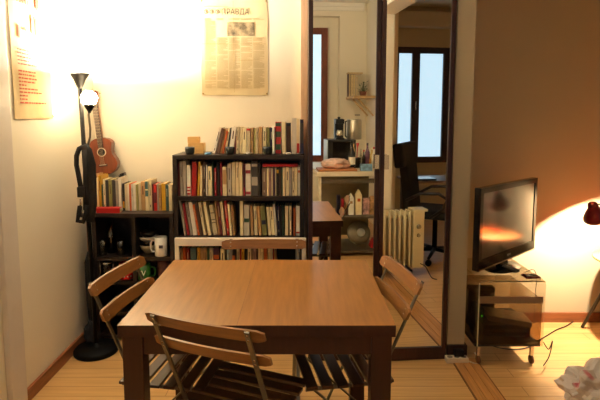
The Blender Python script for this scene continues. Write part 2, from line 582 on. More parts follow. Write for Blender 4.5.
ORD = ['first', 'second', 'third', 'fourth', 'fifth', 'sixth', 'seventh', 'eighth', 'ninth', 'tenth', 'eleventh', 'twelfth', 'thirteenth', 'fourteenth', 'fifteenth',
       'sixteenth', 'seventeenth', 'eighteenth', 'nineteenth', 'twentieth'] + ['twenty-' + w for w in ('first', 'second', 'third', 'fourth', 'fifth', 'sixth', 'seventh', 'eighth', 'ninth')] + \
      ['thirtieth'] + ['thirty-' + w for w in ('first', 'second', 'third', 'fourth', 'fifth', 'sixth', 'seventh', 'eighth', 'ninth')] + ['fortieth'] + ['forty-' + w for w in ('first', 'second', 'third', 'fourth', 'fifth', 'sixth', 'seventh', 'eighth', 'ninth')]


def book_mesh(w, d, h, cm, parent_loc, rot, label, group, accent=None, acol=None, upright=True):
    t = .0022 if w > .009 else .0012
    m = MB()
    # cover: spine slightly rounded and two boards
    n = 5
    pts = []
    m.span(-w / 2, -w / 2 + t, .002, d, 0, h).span(w / 2 - t, w / 2, .002, d, 0, h)
    m.box(0, .0015, h / 2, w, .003, h, bev=min(.0012, w * .2))
    o = m.build('book', cm)
    o.location = parent_loc; o.rotation_euler = rot
    tag(o, label, 'book', group)
    MB().span(-w / 2 + t, w / 2 - t, .003, d - .004, .002, h - .003).build('page_block', PAGES, o)
    if accent:
        for (za, zb) in accent:
            MB().span(-w / 2 * .93, w / 2 * .93, -.0008, .0004, h * za, h * zb).build('spine_label', acol, o)
    return o


TITLE = mat('spine_print_dark', (84, 60, 50), .6, var=.1)
TITLEL = mat('spine_print_light', (210, 196, 160), .6, var=.1)


def book_row(rows, zb, yf, vbase, where, group, depth=.13, mind=0.0):
    last = -9
    for i, r in enumerate(rows):
        x0, x1, vt, cn = r[:4]
        lean = r[4] if len(r) > 4 else 0
        acc = r[5] if len(r) > 5 else None
        a, b = P(x0, vbase, y=yf), P(x1, vbase, y=yf)
        top = P((x0 + x1) / 2, vt, y=yf)
        h = max(.05, top.z - zb)
        ang = math.atan((lean * yf / F_PX) / h) if lean else 0
        w = (b.x - a.x) * math.cos(ang) * .97
        xa = a.x
        last = b.x
        h = (h - w * abs(math.sin(ang))) / math.cos(ang)
        dj = random.uniform(0, .012)
        # pivot on the corner that touches the shelf
        px = (a.x + b.x) / 2
        lift = abs(math.sin(ang)) * w / 2
        loc = (px, yf + dj, zb + lift + .0005)
        lab = '%s book, %s from the left %s' % ({'cream': 'cream coloured', 'blue': 'pale blue', 'pink': 'pinkish'}.get(cn, cn), ORD[i], where)
        accent = None; acol = None
        if acc:
            accent, acol = acc[0], bmat(acc[1])
        elif w > .012 and i % 2 == 0:
            accent = ((.55, .85),) if i % 4 else ((.12, .2), (.5, .86))
            accent = tuple(accent)
            light = cn in ('cream', 'white', 'tan', 'grey', 'yellow', 'olive', 'pink', 'blue')
            # narrow title lettering block
            acol = TITLE if light else TITLEL
            o = book_mesh(w, depth, h, bmat(cn, i), loc, (0, ang, 0), lab, group)
            for (za, zb_) in accent:
                MB().span(-w * .12, w * .12, -.0006, .0004, h * za, h * zb_).build('spine_title', acol, o)
            continue
        book_mesh(w, depth, h, bmat(cn, i), loc, (0, ang, 0), lab, group, accent, acol)


rowT = [(212, 215, 128, 'white', 7), (216, 219.5, 128, 'brown', 6), (219.5, 221.7, 129, 'tan', 5.5), (221.8, 223.8, 131, 'orange', 5), (224, 226, 128.5, 'cream', 4.5), (226.3, 228.3, 128, 'black', 4),
        (228.8, 233.3, 126.5, 'white', 3.5), (233.8, 235.5, 136, 'maroon', 2), (236, 238.7, 127, 'cream', 1), (239, 241.5, 127, 'cream', .8), (242, 245.8, 128, 'cream', .8), (246, 250, 128, 'cream', .8, (((.9, .97),), 'red')),
        (250.8, 253, 128, 'tan', .6), (253.3, 255.2, 129, 'olive', .6), (255.5, 258, 128, 'cream', .5), (258.3, 262, 127, 'tan', .5), (262.5, 266, 127.5, 'cream', .5), (266.3, 269.3, 127.5, 'olive', .5), (269.8, 272, 128, 'navy', .5),
        (272.4, 274.6, 127, 'white'), (275.4, 281, 122, 'red', 0, (((.12, .3), (.52, .7), (.86, .97)), 'green')), (282, 285.8, 122, 'cream'), (286.2, 290.6, 123, 'black', 0, (((.1, .9),), 'brown')),
        (291.8, 296.2, 118, 'white'), (296.6, 299.3, 119, 'cream', 0, (((.02, .3),), 'red')), (300, 303.6, 119.5, 'navy', 0, (((.3, .9),), 'charcoal'))]
book_row(rowT, 1.212, 3.20, 155, 'on top of the tall black bookcase', 'books on top of the tall black bookcase')
row1 = [(176, 178, 162, 'navy'), (178.2, 180, 163, 'maroon'), (180.3, 183, 161.5, 'grey'), (183.2, 186.3, 161.5, 'grey'), (187, 190.5, 165.5, 'white', 0, (((.04, .1), (.15, .2), (.25, .3)), 'red')), (191.3, 196, 162, 'red', 1.5),
        (197, 199, 162, 'yellow', 2.2), (200, 202, 166, 'cream', 1), (203, 205.3, 162, 'brown', .8), (205.8, 207.2, 165, 'white', .6), (208, 212, 166.5, 'cream'), (212.5, 213.7, 162, 'green'), (214.5, 216.5, 168, 'crimson'),
        (217, 219.6, 163, 'black'), (220.4, 222, 163, 'crimson'), (222.6, 226.8, 167, 'cream', 0, (((.4, .9),), 'tan')), (227.5, 231.4, 164, 'grey'), (232, 235.6, 162.5, 'cream'), (236, 239, 162.5, 'cream'), (239.2, 242.5, 162.5, 'cream'),
        (243.2, 245, 163, 'maroon', 0, (((.0, .26),), 'crimson')), (245.4, 250.7, 164, 'white', 0, (((.05, .13), (.7, .8)), 'crimson')), (251.3, 258, 161.5, 'charcoal', 0, (((.85, .93), (.3, .55)), 'grey')), (258.4, 260.6, 163, 'black'),
        (262, 266.3, 168, 'taupe'), (266.8, 268.8, 168, 'cream'), (269, 271, 168, 'pink'), (271.2, 273, 168.5, 'cream'), (273.2, 274.6, 168, 'purple'), (274.9, 276.3, 168, 'cream'), (276.5, 279, 167.5, 'black', 0, (((.8, .92),), 'yellow')),
        (279.3, 280.9, 168, 'brown'), (281.1, 282.4, 168, 'green'), (282.6, 285.2, 167.5, 'cream'), (285.6, 288.9, 167.5, 'cream'), (289.2, 291.6, 168, 'grey'), (291.9, 294.6, 167.5, 'cream'), (294.8, 297.5, 167.5, 'cream'), (297.9, 301, 167, 'white', 0, (((.8, .88),), 'orange'))]
book_row(row1, .950, 3.122, 196, 'on the upper shelf of the tall bookcase', 'books on the upper shelf of the tall bookcase')
row2 = [(184, 186, 199, 'grey', -5), (187, 189, 204, 'crimson', -4.5), (190, 192.4, 202, 'grey', -5), (193, 197, 202, 'white', -4.5), (197.6, 199.6, 205, 'orange', -5), (200, 202.6, 203, 'brown', -5), (203.2, 205.8, 202.5, 'cream', -5), (208, 211, 202, 'cream', -5),
        (213, 217.4, 205, 'cream', -4, (((.4, .43), (.5, .53), (.72, .75)), 'brown')), (218, 219.6, 201, 'tan', -3.5), (220.4, 222.4, 201, 'maroon', -3.5), (223, 226, 202, 'cream', -3.2), (227, 229.4, 201, 'red', -3), (230, 232.2, 204, 'cream', -2.5), (232.8, 235, 205, 'tan', -2),
        (240, 243.5, 201, 'cream'), (244, 249.6, 205, 'grey', 0, (((.44, .56),), 'green')), (251, 253.6, 205, 'tan', -1), (254.4, 257.6, 206.5, 'cream', -1), (259, 261.6, 206, 'tan', -2), (262.4, 267, 206, 'olive', -2.2, (((.38, .52),), 'navy')), (268.4, 271.2, 207, 'cream', -2),
        (271.6, 274.6, 207, 'cream', -2), (275, 277.2, 204, 'white', -2.2), (278, 280, 206, 'navy', -1), (280.4, 282, 206, 'black', -.8), (282.4, 284.2, 206, 'green', -.5), (285, 288.2, 206, 'cream'), (289.4, 291.4, 206, 'cream'), (293.4, 295.4, 208, 'orange'), (296, 299.8, 206, 'white', 0, (((.08, .13),), 'red'))]
book_row(row2, .694, 3.122, 236, 'on the second shelf of the tall bookcase', 'books on the second shelf of the tall bookcase')
row3 = [(180, 183, 249, 'tan'), (183.4, 186, 248, 'orange'), (187, 189.4, 249, 'red'), (191, 197, 248, 'teal'), (198, 200.4, 248, 'yellow'), (201, 204, 248, 'tan'), (204.2, 207.3, 248, 'tan'), (207.7, 209.4, 249, 'green'), (210, 213, 248, 'cream'), (213.8, 219.6, 248, 'purple', 0, (((.6, .75),), 'orange')),
        (221, 225, 249, 'cream'), (225.6, 226.9, 250, 'black'), (227.3, 231.6, 249, 'blue'), (232.2, 235.2, 249, 'black', 0, (((.55, .75),), 'orange')), (237, 239.6, 248, 'cream'), (240, 241.6, 249, 'crimson'), (242, 244.2, 248, 'yellow'), (245, 247.4, 249, 'black'), (248, 251, 248, 'cream'), (251.3, 253, 248, 'taupe'),
        (253.6, 256.4, 248, 'pink'), (258.4, 260.8, 248, 'cream'), (261.1, 263.4, 248, 'cream'), (264, 267, 248, 'orange'), (268, 270, 249, 'cream'), (270.3, 272.6, 249, 'grey'), (273, 274.3, 249, 'crimson'), (274.8, 277.4, 250, 'tan', -2), (297.6, 301, 248, 'blue')]
book_row(row3, .430, 3.122, 290, 'on the third shelf of the tall bookcase', 'books on the third shelf of the tall bookcase')
rowL = [(95, 97, 174.5, 'tan'), (97.3, 99, 178, 'cream'), (99.4, 102, 175.5, 'yellow'), (102.2, 103.6, 185, 'green'), (104, 106, 179.5, 'cream'), (106.3, 109, 180.5, 'charcoal', 0, (((.0, .12),), 'crimson')), (109.3, 112.6, 180, 'olive'), (112.9, 115.6, 180.5, 'charcoal', 0, (((.0, .14),), 'crimson')),
        (116, 118.6, 180.5, 'grey', 0, (((.0, .14),), 'crimson')), (119.2, 122, 178.5, 'white'), (122.4, 124.4, 184, 'black', 0, (((.1, .34),), 'yellow')), (125, 128, 184.5, 'cream'), (128.2, 129.6, 185, 'white'), (129.8, 131.2, 184, 'orange'), (131.5, 133.6, 184.5, 'white'), (133.8, 136, 184.5, 'white'),
        (136.4, 138, 185, 'olive'), (138.4, 140.8, 184.5, 'cream'), (141, 145, 182, 'tan'), (145.4, 148.6, 181, 'cream', 0, (((.48, .68), (.72, .98)), 'teal')), (149, 152, 180.5, 'cream'), (152.4, 154, 184.5, 'maroon'), (154.2, 157, 184.5, 'red', 0, (((.3, .7),), 'maroon')), (157.3, 158.8, 184.5, 'grey'),
        (159.1, 161.2, 185, 'tan'), (161.5, 165.6, 184, 'yellow'), (166, 168.6, 185, 'teal'), (169, 172.6, 185, 'cream')]
book_row(rowL, .842, 3.19, 211.5, 'on top of the low corner bookcase', 'books on top of the low corner bookcase')


def lying_book(label, x0, x1, y0, d, z, h, cn, ends=None):
    m = MB()
    w = x1 - x0
    m.span(0, w, 0, d, 0, .002).span(0, w, 0, d, h - .002, h).span(0, w, 0, .003, .002, h - .002)
    o = m.build('book', bmat(cn)); o.location = (x0, y0, z)
    tag(o, label, 'book')
    MB().span(.003, w - .003, .003, d - .003, .002, h - .002).build('page_block', PAGES, o)
    if ends: 
        MB().span(0, w * ends[1], -.001, 0, .001, h - .001).build('spine_label', bmat(ends[0]), o)
    return o


a = P(262.5, 166, y=3.125); b = P(298, 166, y=3.125)
lying_book('red book lying flat across the tops of the upper shelf paperbacks', a.x, b.x, 3.125, .13, P(280, 167, y=3.125).z + .002, .016, 'red')
a = P(92, 211, y=3.12); b = P(120, 211, y=3.12)
o = lying_book('red book lying flat before the upright ones in the left corner', a.x, b.x, 3.115, .05, .8425, .032, 'red', ('white', .16))
# black clip on top of the corner books
c = P(122, 183, y=3.22)
o = MB().box(0, 0, .010, .035, .05, .012, M=Matrix.Rotation(-.35, 3, 'Y'), bev=.002).box(.002, 0, .021, .028, .04, .006, M=Matrix.Rotation(-.35, 3, 'Y')).build('eyeglass_case', BLACK)
o.location = (c.x, 3.235, P(121, 178.5, y=3.19).z + .006)
tag(o, 'small black case lying on the cream books in the left corner', 'case')

# ------------------------------------------------------------------ small things on the bookcases
def cup(name, r, h, mtl, label, cat, loc, prof=None, group=None, handle=None, inner=None):
    root = thing(name, label, cat, loc, group=group)
    prof = prof or [(.62, 0), (.8, .02), (.97, .35), (1, .7), (1, 1), (.93, 1), (.92, .7), (.86, .3), (.6, .08), (0, .08)]
    MB().lathe([(a * r, b * h) for a, b in prof], cap0=True, cap1=False).build('body', mtl, root)
    if handle:
        q, rr = handle
        pts = [(q * (r * .96), 0, h * .22), (q * (r + rr * .75), 0, h * .2), (q * (r + rr), 0, h * .38), (q * (r + rr), 0, h * .62), (q * (r + rr * .7), 0, h * .8), (q * (r * .96), 0, h * .8)]
        MB().tube(pts, .0065, 8).build('handle', mtl, root)
    return root


DARKCUP = mat('dark_iron_glaze', (34, 40, 40), .35, var=.15, scale=30)
for u, lb in ((190, 'small black bowl, left of three, before the wooden box'), (230, 'small black bowl in the middle, before the leaning books'), (267.5, 'small black bowl, right of three, before the upright books')):
    c = P(u, 154, y=3.145)
    cup('tea_bowl', .030, .048, DARKCUP, lb, 'bowl', (c.x, 3.145, 1.212), group='small black bowls on the tall bookcase')
c = P(196, 154, y=3.24)
bx = thing('wooden_box', 'pale wooden box with a smaller block on top, behind a black bowl', 'box', (c.x + .005, 3.25, 1.212))
PALEW = mat('pale_wood', (206, 164, 100), .5, var=.1, scale=8, stretch=(1, 1, 8))
MB().box(0, 0, .034, .100, .08, .068, bev=.002).build('body', PALEW, bx)
MB().box(-.018, 0, .0875, .072, .06, .039, bev=.002).build('lid_block', PALEW, bx)
c = P(208, 154.5, y=3.14)
o = MB().lathe([(.022, 0), (.024, .004), (.022, .010), (.014, .0125)], seg=20).build('pill_box', mat('blue_plastic', (70, 130, 180), .4, var=.05)); o.location = (c.x, 3.14, 1.2125)
tag(o, 'small flat blue tin beside the leaning books', 'tin')
for u, lb in ((249, 'tiny white dish before the cream books'), (288.5, 'tiny white dish before the black and cream books at right')):
    c = P(u, 154.5, y=3.13)
    o = MB().lathe([(.010, 0), (.019, .006), (.021, .013), (.019, .013), (.012, .005)], seg=20, cap1=True).build('dish', WHITE); o.location = (c.x, 3.13, 1.2125)
    tag(o, lb, 'dish', 'tiny white dishes on the bookcase')

# in the low corner bookcase
c = P(161, 259, y=3.135)
mg = cup('mug', .040, .122, WHITE, 'tall white mug with a printed badge on the corner bookcase shelf', 'mug', (c.x, 3.145, .5605), prof=[(.96, 0), (1, .03), (1, 1), (.9, 1), (.9, .06), (0, .06)], handle=(-1, .026))
m = MB()
m.box(.010, -.0402, .066, .026, .001, .020)
m.build('badge', mat('badge_print', (96, 84, 90), .5, var=.4, scale=120), mg)
c = P(148, 254, y=3.2)
z = .5605
for (r, h, mt_, lb) in ((.058, .055, mat('cream_glaze', (206, 184, 146), .35, var=.06), 'cream bowl at the bottom of the stack beside the white mug'),
                        (.060, .045, BLACKG, 'black bowl in the middle of the stack beside the white mug'),
                        (.064, .040, WHITE, 'white rimmed bowl high in the stack beside the white mug'),
                        (.056, .040, mat('dark_brown_glaze', (54, 42, 34), .3, var=.1), 'dark bowl topping the stack beside the white mug')):
    cup('bowl', r, h, mt_, lb, 'bowl', (c.x, 3.22, z), prof=[(.45, 0), (.5, .08), (.85, .5), (1, 1), (.95, 1), (.8, .5), (.45, .14), (0, .14)], group='bowls stacked in the corner bookcase')
    z += h * .72
GREEN = mat('green_glaze', (46, 112, 46), .3, var=.06)
c = P(144, 284, y=3.135)
mg = cup('mug', .040, .096, GREEN, 'green mug with a white letter behind the left chair', 'mug', (c.x, 3.15, .4055), prof=[(.96, 0), (1, .03), (1, 1), (.9, 1), (.9, .06), (0, .06)], handle=(1, .03))
text_part('letter', 'W', .052, WHITE, mg, (-.004, -.0415, .030), (PI / 2, 0, 0), align='CENTER')
c = P(160, 284, y=3.15)
cup('mug', .038, .105, mat('brown_pink_glaze', (150, 98, 84), .35, var=.5, scale=40), 'brown and pink patterned mug right of the green mug', 'mug', (c.x + .012, 3.20, .4055), prof=[(.9, 0), (1, .05), (1, 1), (.9, 1), (.9, .06), (0, .06)])
REDG = mat('red_enamel', (190, 26, 30), .3, var=.05)
c = P(127, 280, y=3.15)
mg = cup('mug', .044, .105, REDG, 'red mug with white dots behind the left chair', 'mug', (c.x - .005, 3.16, .4055), prof=[(.96, 0), (1, .03), (1, 1), (.9, 1), (.9, .06), (0, .06)])
m = MB()
for k in range(14):
    q = -PI / 2 + (k % 5 - 2) * .5 + (.25 if (k // 5) % 2 else 0)
    zz = .02 + (k // 5) * .03
    m.sphere((.0435 * math.cos(q), .0435 * math.sin(q), zz), .006, seg=8)
m.build('dot', WHITE, mg)
GL = glass_mat('clear_glass', (214, 214, 204), .1)
GLD = glass_mat('dark_glass', (70, 74, 66), .12)
for u, v, r, h, g, nm, lb, yy in ((112, 262, .030, .20, GLD, 'bottle', 'dark glass bottle on the left shelf of the corner bookcase', 3.22), (103, 262, .034, .10, GL, 'drinking_glass', 'drinking glass left of the dark bottle on the shelf', 3.16), (121, 262, .032, .095, GL, 'drinking_glass', 'drinking glass right of the dark bottle on the shelf', 3.16)):
    c = P(u, 258, y=yy)
    if nm == 'bottle': pr = [(1, 0), (1, .6), (.8, .7), (.35, .78), (.33, 1), (.28, 1), (.28, .78), (.9, .6), (.9, .03), (0, .03)]
    else: pr = [(.8, 0), (1, 1), (.94, 1), (.76, .05), (0, .05)]
    o = MB().lathe([(a * r, b * h) for a, b in pr], cap1=False).build(nm, g); o.location = (c.x, yy, .5605)
    tag(o, lb, nm.split('_')[-1])
# press coffee maker on lower left shelf
c = P(106, 284, y=3.15)
t = thing('coffee_press', 'glass coffee press with metal frame behind the left chair', 'coffee maker', (c.x, 3.17, .4055))
MB().lathe([(.040, .004), (.040, .125), (.037, .125), (.037, .007), (0, .007)], cap1=False).build('beaker', GL, t)
MB().lathe([(.043, .0), (.043, .012), (.041, .012), (.041, 0)], cap0=False, cap1=False).lathe([(.043, .10), (.043, .112), (.041, .112), (.041, .10)], cap0=False, cap1=False).tube([(.042, -.0, .0), (.042, 0, .12)], .003).tube([(-.03, -.03, .0), (-.03, -.03, .12)], .003).build('metal_frame', CHROME, t)
MB().tube([(.042, 0, .11), (.07, 0, .11), (.072, 0, .03), (.044, 0, .02)], .006).build('handle', BLACK, t)
MB().lathe([(.043, .125), (.03, .135), (.005, .138), (.004, .15), (.01, .152), (.01, .165)], seg=16).build('lid', BLACK, t)

# ------------------------------------------------------------------ ukulele
WOODU = mat('ukulele_mahogany', (104, 48, 28), .32, var=.2, scale=8, stretch=(10, 1, 1), coat=.3)
WOODN = mat('ukulele_neck_wood', (150, 92, 56), .4, var=.15, scale=8, stretch=(8, 8, 1))
FRETB = mat('fretboard', (58, 36, 30), .4, var=.2)
c = P(106, 174.5, y=3.36)
uk = thing('ukulele', 'small brown ukulele hanging on the back wall beside the floor lamp', 'ukulele', (c.x + .008, 3.375, c.z))
uk.rotation_euler = (0, math.radians(-5.5), 0)


def uke_outline(k=1.0, n=40):
    pts = []
    for i in range(n):
        q = 2 * PI * i / n - PI / 2
        z = .125 + .125 * math.sin(q)
        t = z / .25
        # lower bout .094, waist .062, upper bout .074
        w = .094 * math.exp(-((t - .27) / .36) ** 4) + .074 * math.exp(-((t - .82) / .25) ** 4)
        w = .004 + .094 * max(0, 1 - ((t - .30) / .33) ** 2) ** .5 if t < .30 else None
        if t >= .30:
            w = .094 * (1 - (1 - math.cos((t - .3) / .3 * PI)) / 2 * .31) if t < .6 else .065 + .010 * math.sin((t - .6) / .25 * PI / 2) if t < .85 else .075 * max(0, 1 - ((t - .85) / .153) ** 2) ** .5
        pts.append((k * w * (1 if math.cos(q) > 0 else -1) * (1 if abs(math.cos(q)) > 1e-6 else 0), z))
    return pts


zs = [0, .003, .010, .022, .04, .06, .078, .10, .12, .14, .16, .18, .20, .215, .23, .24, .246, .25]


def uw(z):
    t = z / .25
    if t < .30: return .094 * max(0, 1 - ((t - .30) / .30) ** 2) ** .5
    if t < .62: return .094 - .030 * (1 - math.cos((t - .3) / .32 * PI)) / 2
    if t < .84: return .064 + .009 * (1 - math.cos((t - .62) / .22 * PI)) / 2
    return .073 * max(0, 1 - ((t - .84) / .162) ** 2) ** .5


right = [(uw(z), z) for z in zs]
out = [(-w, z) for w, z in right if w > .001] + [(w, z) for w, z in reversed(right) if w > .001]
MB().prism(out, -.055, 0).build('body', WOODU, uk)
MB().prism([(a * .985, .002 + b * .985) for a, b in out], -.0575, -.055).build('soundboard', mat('ukulele_top', (122, 60, 34), .3, var=.18, scale=8, stretch=(12, 1, 1), coat=.3), uk)
RX = Matrix.Rotation(PI / 2, 3, 'X')
MB().lathe([(.026, .0), (.030, .0008), (.030, 0)], (0, -.0576, .155), M=RX, cap0=False, cap1=False).lathe([(.024, 0), (.030, 0), (.030, .0012), (.024, .0012)], (0, -.0576, .155), M=RX, cap0=False, cap1=False).build('rosette', WHITEM, uk)
MB().lathe([(0, .0006), (.0245, .0006)], (0, -.0578, .155), M=RX, cap0=False, cap1=False).build('sound_hole', BLACK, uk)
MB().box(0, -.061, .068, .056, .007, .016, bev=.002).build('bridge', FRETB, uk)
MB().box(0, -.0655, .070, .046, .003, .004).build('saddle', WHITE, uk)
MB().box(0, -.045, .359, .034, .018, .226, bev=.004).build('neck', WOODN, uk)
MB().box(0, -.0585, .329, .035, .009, .288).build('fretboard', FRETB, uk)
m = MB()
for k in range(14): m.box(0, -.0635, .463 - k * .0195, .034, .0015, .0015)
m.build('fret', CHROME, uk)
MB().prism([(-.017, 0.473), (.017, 0.473), (.026, .498), (.027, 0.553), (.012, 0.563), (0, 0.557), (-.012, 0.563), (-.027, 0.553), (-.026, .498)], -.055, -.041).build('headstock', WOODU, uk)
MB().box(0, -.0625, 0.475, .036, .007, .005).build('nut', WHITE, uk)
for q in (-1, 1):
    for zz in (0.508, 0.538):
        MB().lathe([(.003, 0), (.003, .014), (.007, .016), (.007, .024), (.002, .026)], (q * .015, -.041, zz), seg=10, M=Matrix.Rotation(-PI / 2, 3, 'X')).lathe([(.003, 0), (.003, .008)], (q * .015, -.055, zz), seg=8, M=RX).build('tuning_peg', WHITE, uk)
for k in range(4):
    xs = -.0115 + k * .0077
    MB().tube([(xs, -.0685, .070), (xs * .9, -.067, 0.473), (math.copysign(.014, xs), -.0605, 0.508 if k in (0, 3) else 0.538)], .0007, 5).build('string', WHITEM, uk)
m = MB().tube([(0, .04, .50), (0, -.03, .50), (0, -.045, .51)], .003, 8)
o = m.build('wall_hook', CHROME); o.location = (uk.location.x - math.sin(math.radians(5.5)) * .475, 3.378, uk.location.z + .045)
tag(o, 'small metal hook holding the ukulele head on the back wall', 'hook')

# ------------------------------------------------------------------ floor lamp
LX, LY = -1.262, 2.965
fl = thing('floor_lamp', 'black uplighter floor lamp with a small globe reading arm in the left corner', 'lamp', (LX, LY, 0))
MB().lathe([(0, 0), (.128, 0), (.132, .006), (.132, .022), (.124, .032), (.05, .040), (.02, .05), (.014, .06)], seg=40).build('base', BLACKM, fl)
LT = 1.700
dx = -.028   # the pole leans a little towards the wall
MB().tube([(0, 0, .04), (dx * .5, 0, .9), (dx, -.0, LT - .085)], .0125, 14).build('pole', BLACKM, fl)
m = MB().lathe([(.010, -.095), (.013, -.085), (.020, -.070), (.033, -.035), (.052, -.006), (.056, .0), (.053, .001), (.048, -.008), (.030, -.036), (.016, -.070), (0, -.075)], (dx, 0, LT), cap0=True, cap1=False)
sh = m.build('uplight_bowl', BLACKM, fl)
m = MB().sphere((dx, 0, LT - .052), .011, seg=14, sc=(1, 1, 1.0))
m.build('bulb', mat('lit_bulb', (255, 240, 210), .4, var=.01, emis=(255, 226, 170), estr=8), fl)
L = bpy.data.lights.new('uplight', 'POINT'); L.energy = TORCH_W; L.color = TORCH_COL; L.shadow_soft_size = .022
lo = bpy.data.objects.new('uplight', L); COL.objects.link(lo); lo.parent = fl; lo.location = (dx, 0, LT - .016)
g = P(89, 98.5, y=2.95)
gx, gz = g.x - LX, g.z
MB().tube([(dx * .7, -.004, 1.20), (.004, -.012, 1.27), (.026, -.02, 1.33), (.030, -.02, 1.38), (gx - .006, -.015, 1.46), (gx - .003, -.015, gz - .08)], .006, 10).build('reading_arm', STEEL, fl)
MB().lathe([(.007, -.085), (.012, -.072), (.030, -.042), (.032, -.034), (.0, -.034)], (gx, -.015, gz), seg=22).build('lamp_socket', BLACKM, fl)
MB().sphere((gx, -.015, gz), .046, seg=28).build('globe_shade', OPAL, fl, label='white glass globe shade')
MB().lathe([(.015, 0), (.015, .03)], (dx * .68, 0, 1.19), seg=14).build('clamp', BLACKM, fl)

# strap bundle hanging on the lamp
def pw(u, v, y): return P(u, v, y=y)


sb = thing('strap_bag', 'black bag and straps hanging on the floor lamp pole', 'bag', (LX, LY - .03, 0))
def loc_(u, v, y):
    q = P(u, v, y=y); return (q.x - LX, q.y - (LY - .03), q.z)
m = MB()
m.tube([loc_(u, v, 2.91) for u, v in ((83, 147), (79, 149), (76.5, 156), (76.5, 165), (78.5, 175), (80.5, 186), (82, 193))], .005, 8, flat=3)
m.build('strap', BLACKF, sb)
m = MB().tube([loc_(u, v, 2.90) for u, v in ((83, 146), (88, 151), (91, 165), (91.5, 185), (92, 203), (91, 222))], [.012, .012, .014, .014, .014, .010], 10, flat=2.1)
m.build('strap', BLACKF, sb)
m = MB().tube([loc_(u, v, 2.89) for u, v in ((84.5, 150), (86, 170), (86, 190), (86, 210))], .006, 8, flat=3)
m.build('strap', BLACKF, sb)
q = loc_(82, 192, 2.885)
MB().box(q[0], q[1], q[2], .050, .026, .062, bev=.006).build('pouch', BLACKF, sb)
m = MB().tube([loc_(u, v, 2.885) for u, v in ((80, 199), (80.5, 206))], .006, 8)
m.build('buckle', CHROME, sb)
m = MB().tube([loc_(u, v, 2.885) for u, v in ((80, 206), (79, 213), (77.5, 221), (83, 222), (86, 214), (87, 205))], .009, 8, flat=1.6)
m.build('strap_end', BLACKF, sb)
# dark umbrella leaning in the corner between lamp and bookcase
um = thing('umbrella', 'furled dark umbrella with wooden shaft leaning between lamp and corner bookcase', 'umbrella', (-1.335, 3.06, 0))
def up_(t): return (.012 * (1 - t) , .03 * t, t * .86 + .004)
MB().tube([up_(0), up_(.08)], [.004, .005], 8).build('tip', CHROME, um)
MB().tube([up_(.08), up_(.3), up_(.62), up_(.7)], [.012, .026, .030, .010], 12).build('canopy', BLACKF, um)
MB().tube([up_(.7), up_(.92)], .008, 10).build('shaft', mat('orange_wood', (150, 80, 40), .4), um)
MB().tube([up_(.92), (0.0, .03, .83), (-.005, .01, .855), (-.005, -.02, .86), (-.005, -.035, .835)], .010, 10).build('handle', BLACKW, um)
# dark bag on the lamp base
def lump(name, label, cat, loc, r, sc, mtl, seed, amp=.25, freq=2.0, sub=4):
    from mathutils import noise
    bm = bmesh.new()
    bmesh.ops.create_icosphere(bm, subdivisions=sub, radius=1)
    for v in bm.verts:
        n = v.co.normalized()
        k = 1 + amp * noise.noise(n * freq + Vector((seed, seed * 2, 0))) + amp * .5 * noise.noise(n * freq * 2.7 + Vector((seed, 0, 3)))
        k -= amp * .5 * abs(noise.noise(n * freq * 2.2 + Vector((0, seed, 3))))
        v.co = Vector((n.x * sc[0], n.y * sc[1], n.z * sc[2])) * k * r
        if v.co.z < -r * sc[2] * .7: v.co.z = -r * sc[2] * .7
    zm = min(v.co.z for v in bm.verts)
    for v in bm.verts: v.co.z -= zm
    for f in bm.faces: f.smooth = True
    me = bpy.data.meshes.new(name); bm.to_mesh(me); bm.free(); me.materials.append(mtl)
    o = bpy.data.objects.new(name, me); COL.objects.link(o); o.location = loc
    tag(o, label, cat)
    return o


lump('drawstring_bag', 'small dark bluish bag slumped on the round lamp base', 'bag', (-1.30, 2.99, .052), .055, (.8, .6, 1.4), mat('dark_blue_fabric', (28, 32, 40), .8, var=.2), 3)

# ------------------------------------------------------------------ papers on the walls
np0, np1 = P(202, 95, y=3.415), P(268, 95, y=3.415)
NW, NH = np1.x - np0.x, .640
nw = thing('newspaper', 'yellowed old newspaper front page pinned to the back wall', 'newspaper', (np0.x, 3.4175, np0.z - .002))
m = MB()
N = 14
vs = [[m.bm.verts.new((NW * i / N + .002 * math.sin(j * 1.3) * (1 if i in (0, N) else 0), -.002 - .003 * abs(math.sin(i * PI / N * 2)) - .0012 * math.sin(i * 2.1 + j), NH * j / N)) for i in range(N + 1)] for j in range(N + 1)]
for j in range(N):
    for i in range(N):
        m.bm.faces.new((vs[j][i], vs[j][i + 1], vs[j + 1][i + 1], vs[j + 1][i])).smooth = True
sheet = m.build('sheet', PAPER, nw)
zt_ = P(235, 12, y=3.41).z - nw.location.z
text_part('masthead', 'ПРАВДА', .045, INK, nw, (NW * .315, -.0115, zt_ - .017), (PI / 2, 0, 0))
ms = [o for o in COL.objects if o.name == 'masthead'][0]; ms.scale = (.98, 1.15, 1)
m = MB()
for k in range(3):
    m.lathe([(.010, 0), (.014, 0), (.014, .0008), (.010, .0008)], (NW * (.09 + .085 * k), -.0115, zt_ + .001), M=RX, cap0=False, cap1=False, seg=18)
    m.box(NW * (.09 + .085 * k), -.0085, zt_ + .001, .006, .0008, .012)
m.build('emblem', INK, nw)
zp0, zp1 = P(235, 36, y=3.41).z - nw.location.z, P(235, 22.5, y=3.41).z - nw.location.z
MB().span(NW * .40, NW * .80, -.0095, -.0075, zp0, zp1).build('printed_picture', mat('halftone', (140, 122, 92), .9, var=.85, scale=26), nw)
m = MB()
for cidx in range(5):
    x0 = NW * (.055 + cidx * .182); x1 = x0 + NW * .165
    z = zt_ - .045
    while z > .045:
        if not (zp0 - .01 < z < zp1 + .012 and x1 > NW * .38 and x0 < NW * .82):
            m.span(x0, x1 - random.choice((0, 0, 0, .012, .03)), -.0086, -.008, z, z + .0022)
        z -= .0062 if random.random() > .06 else .013
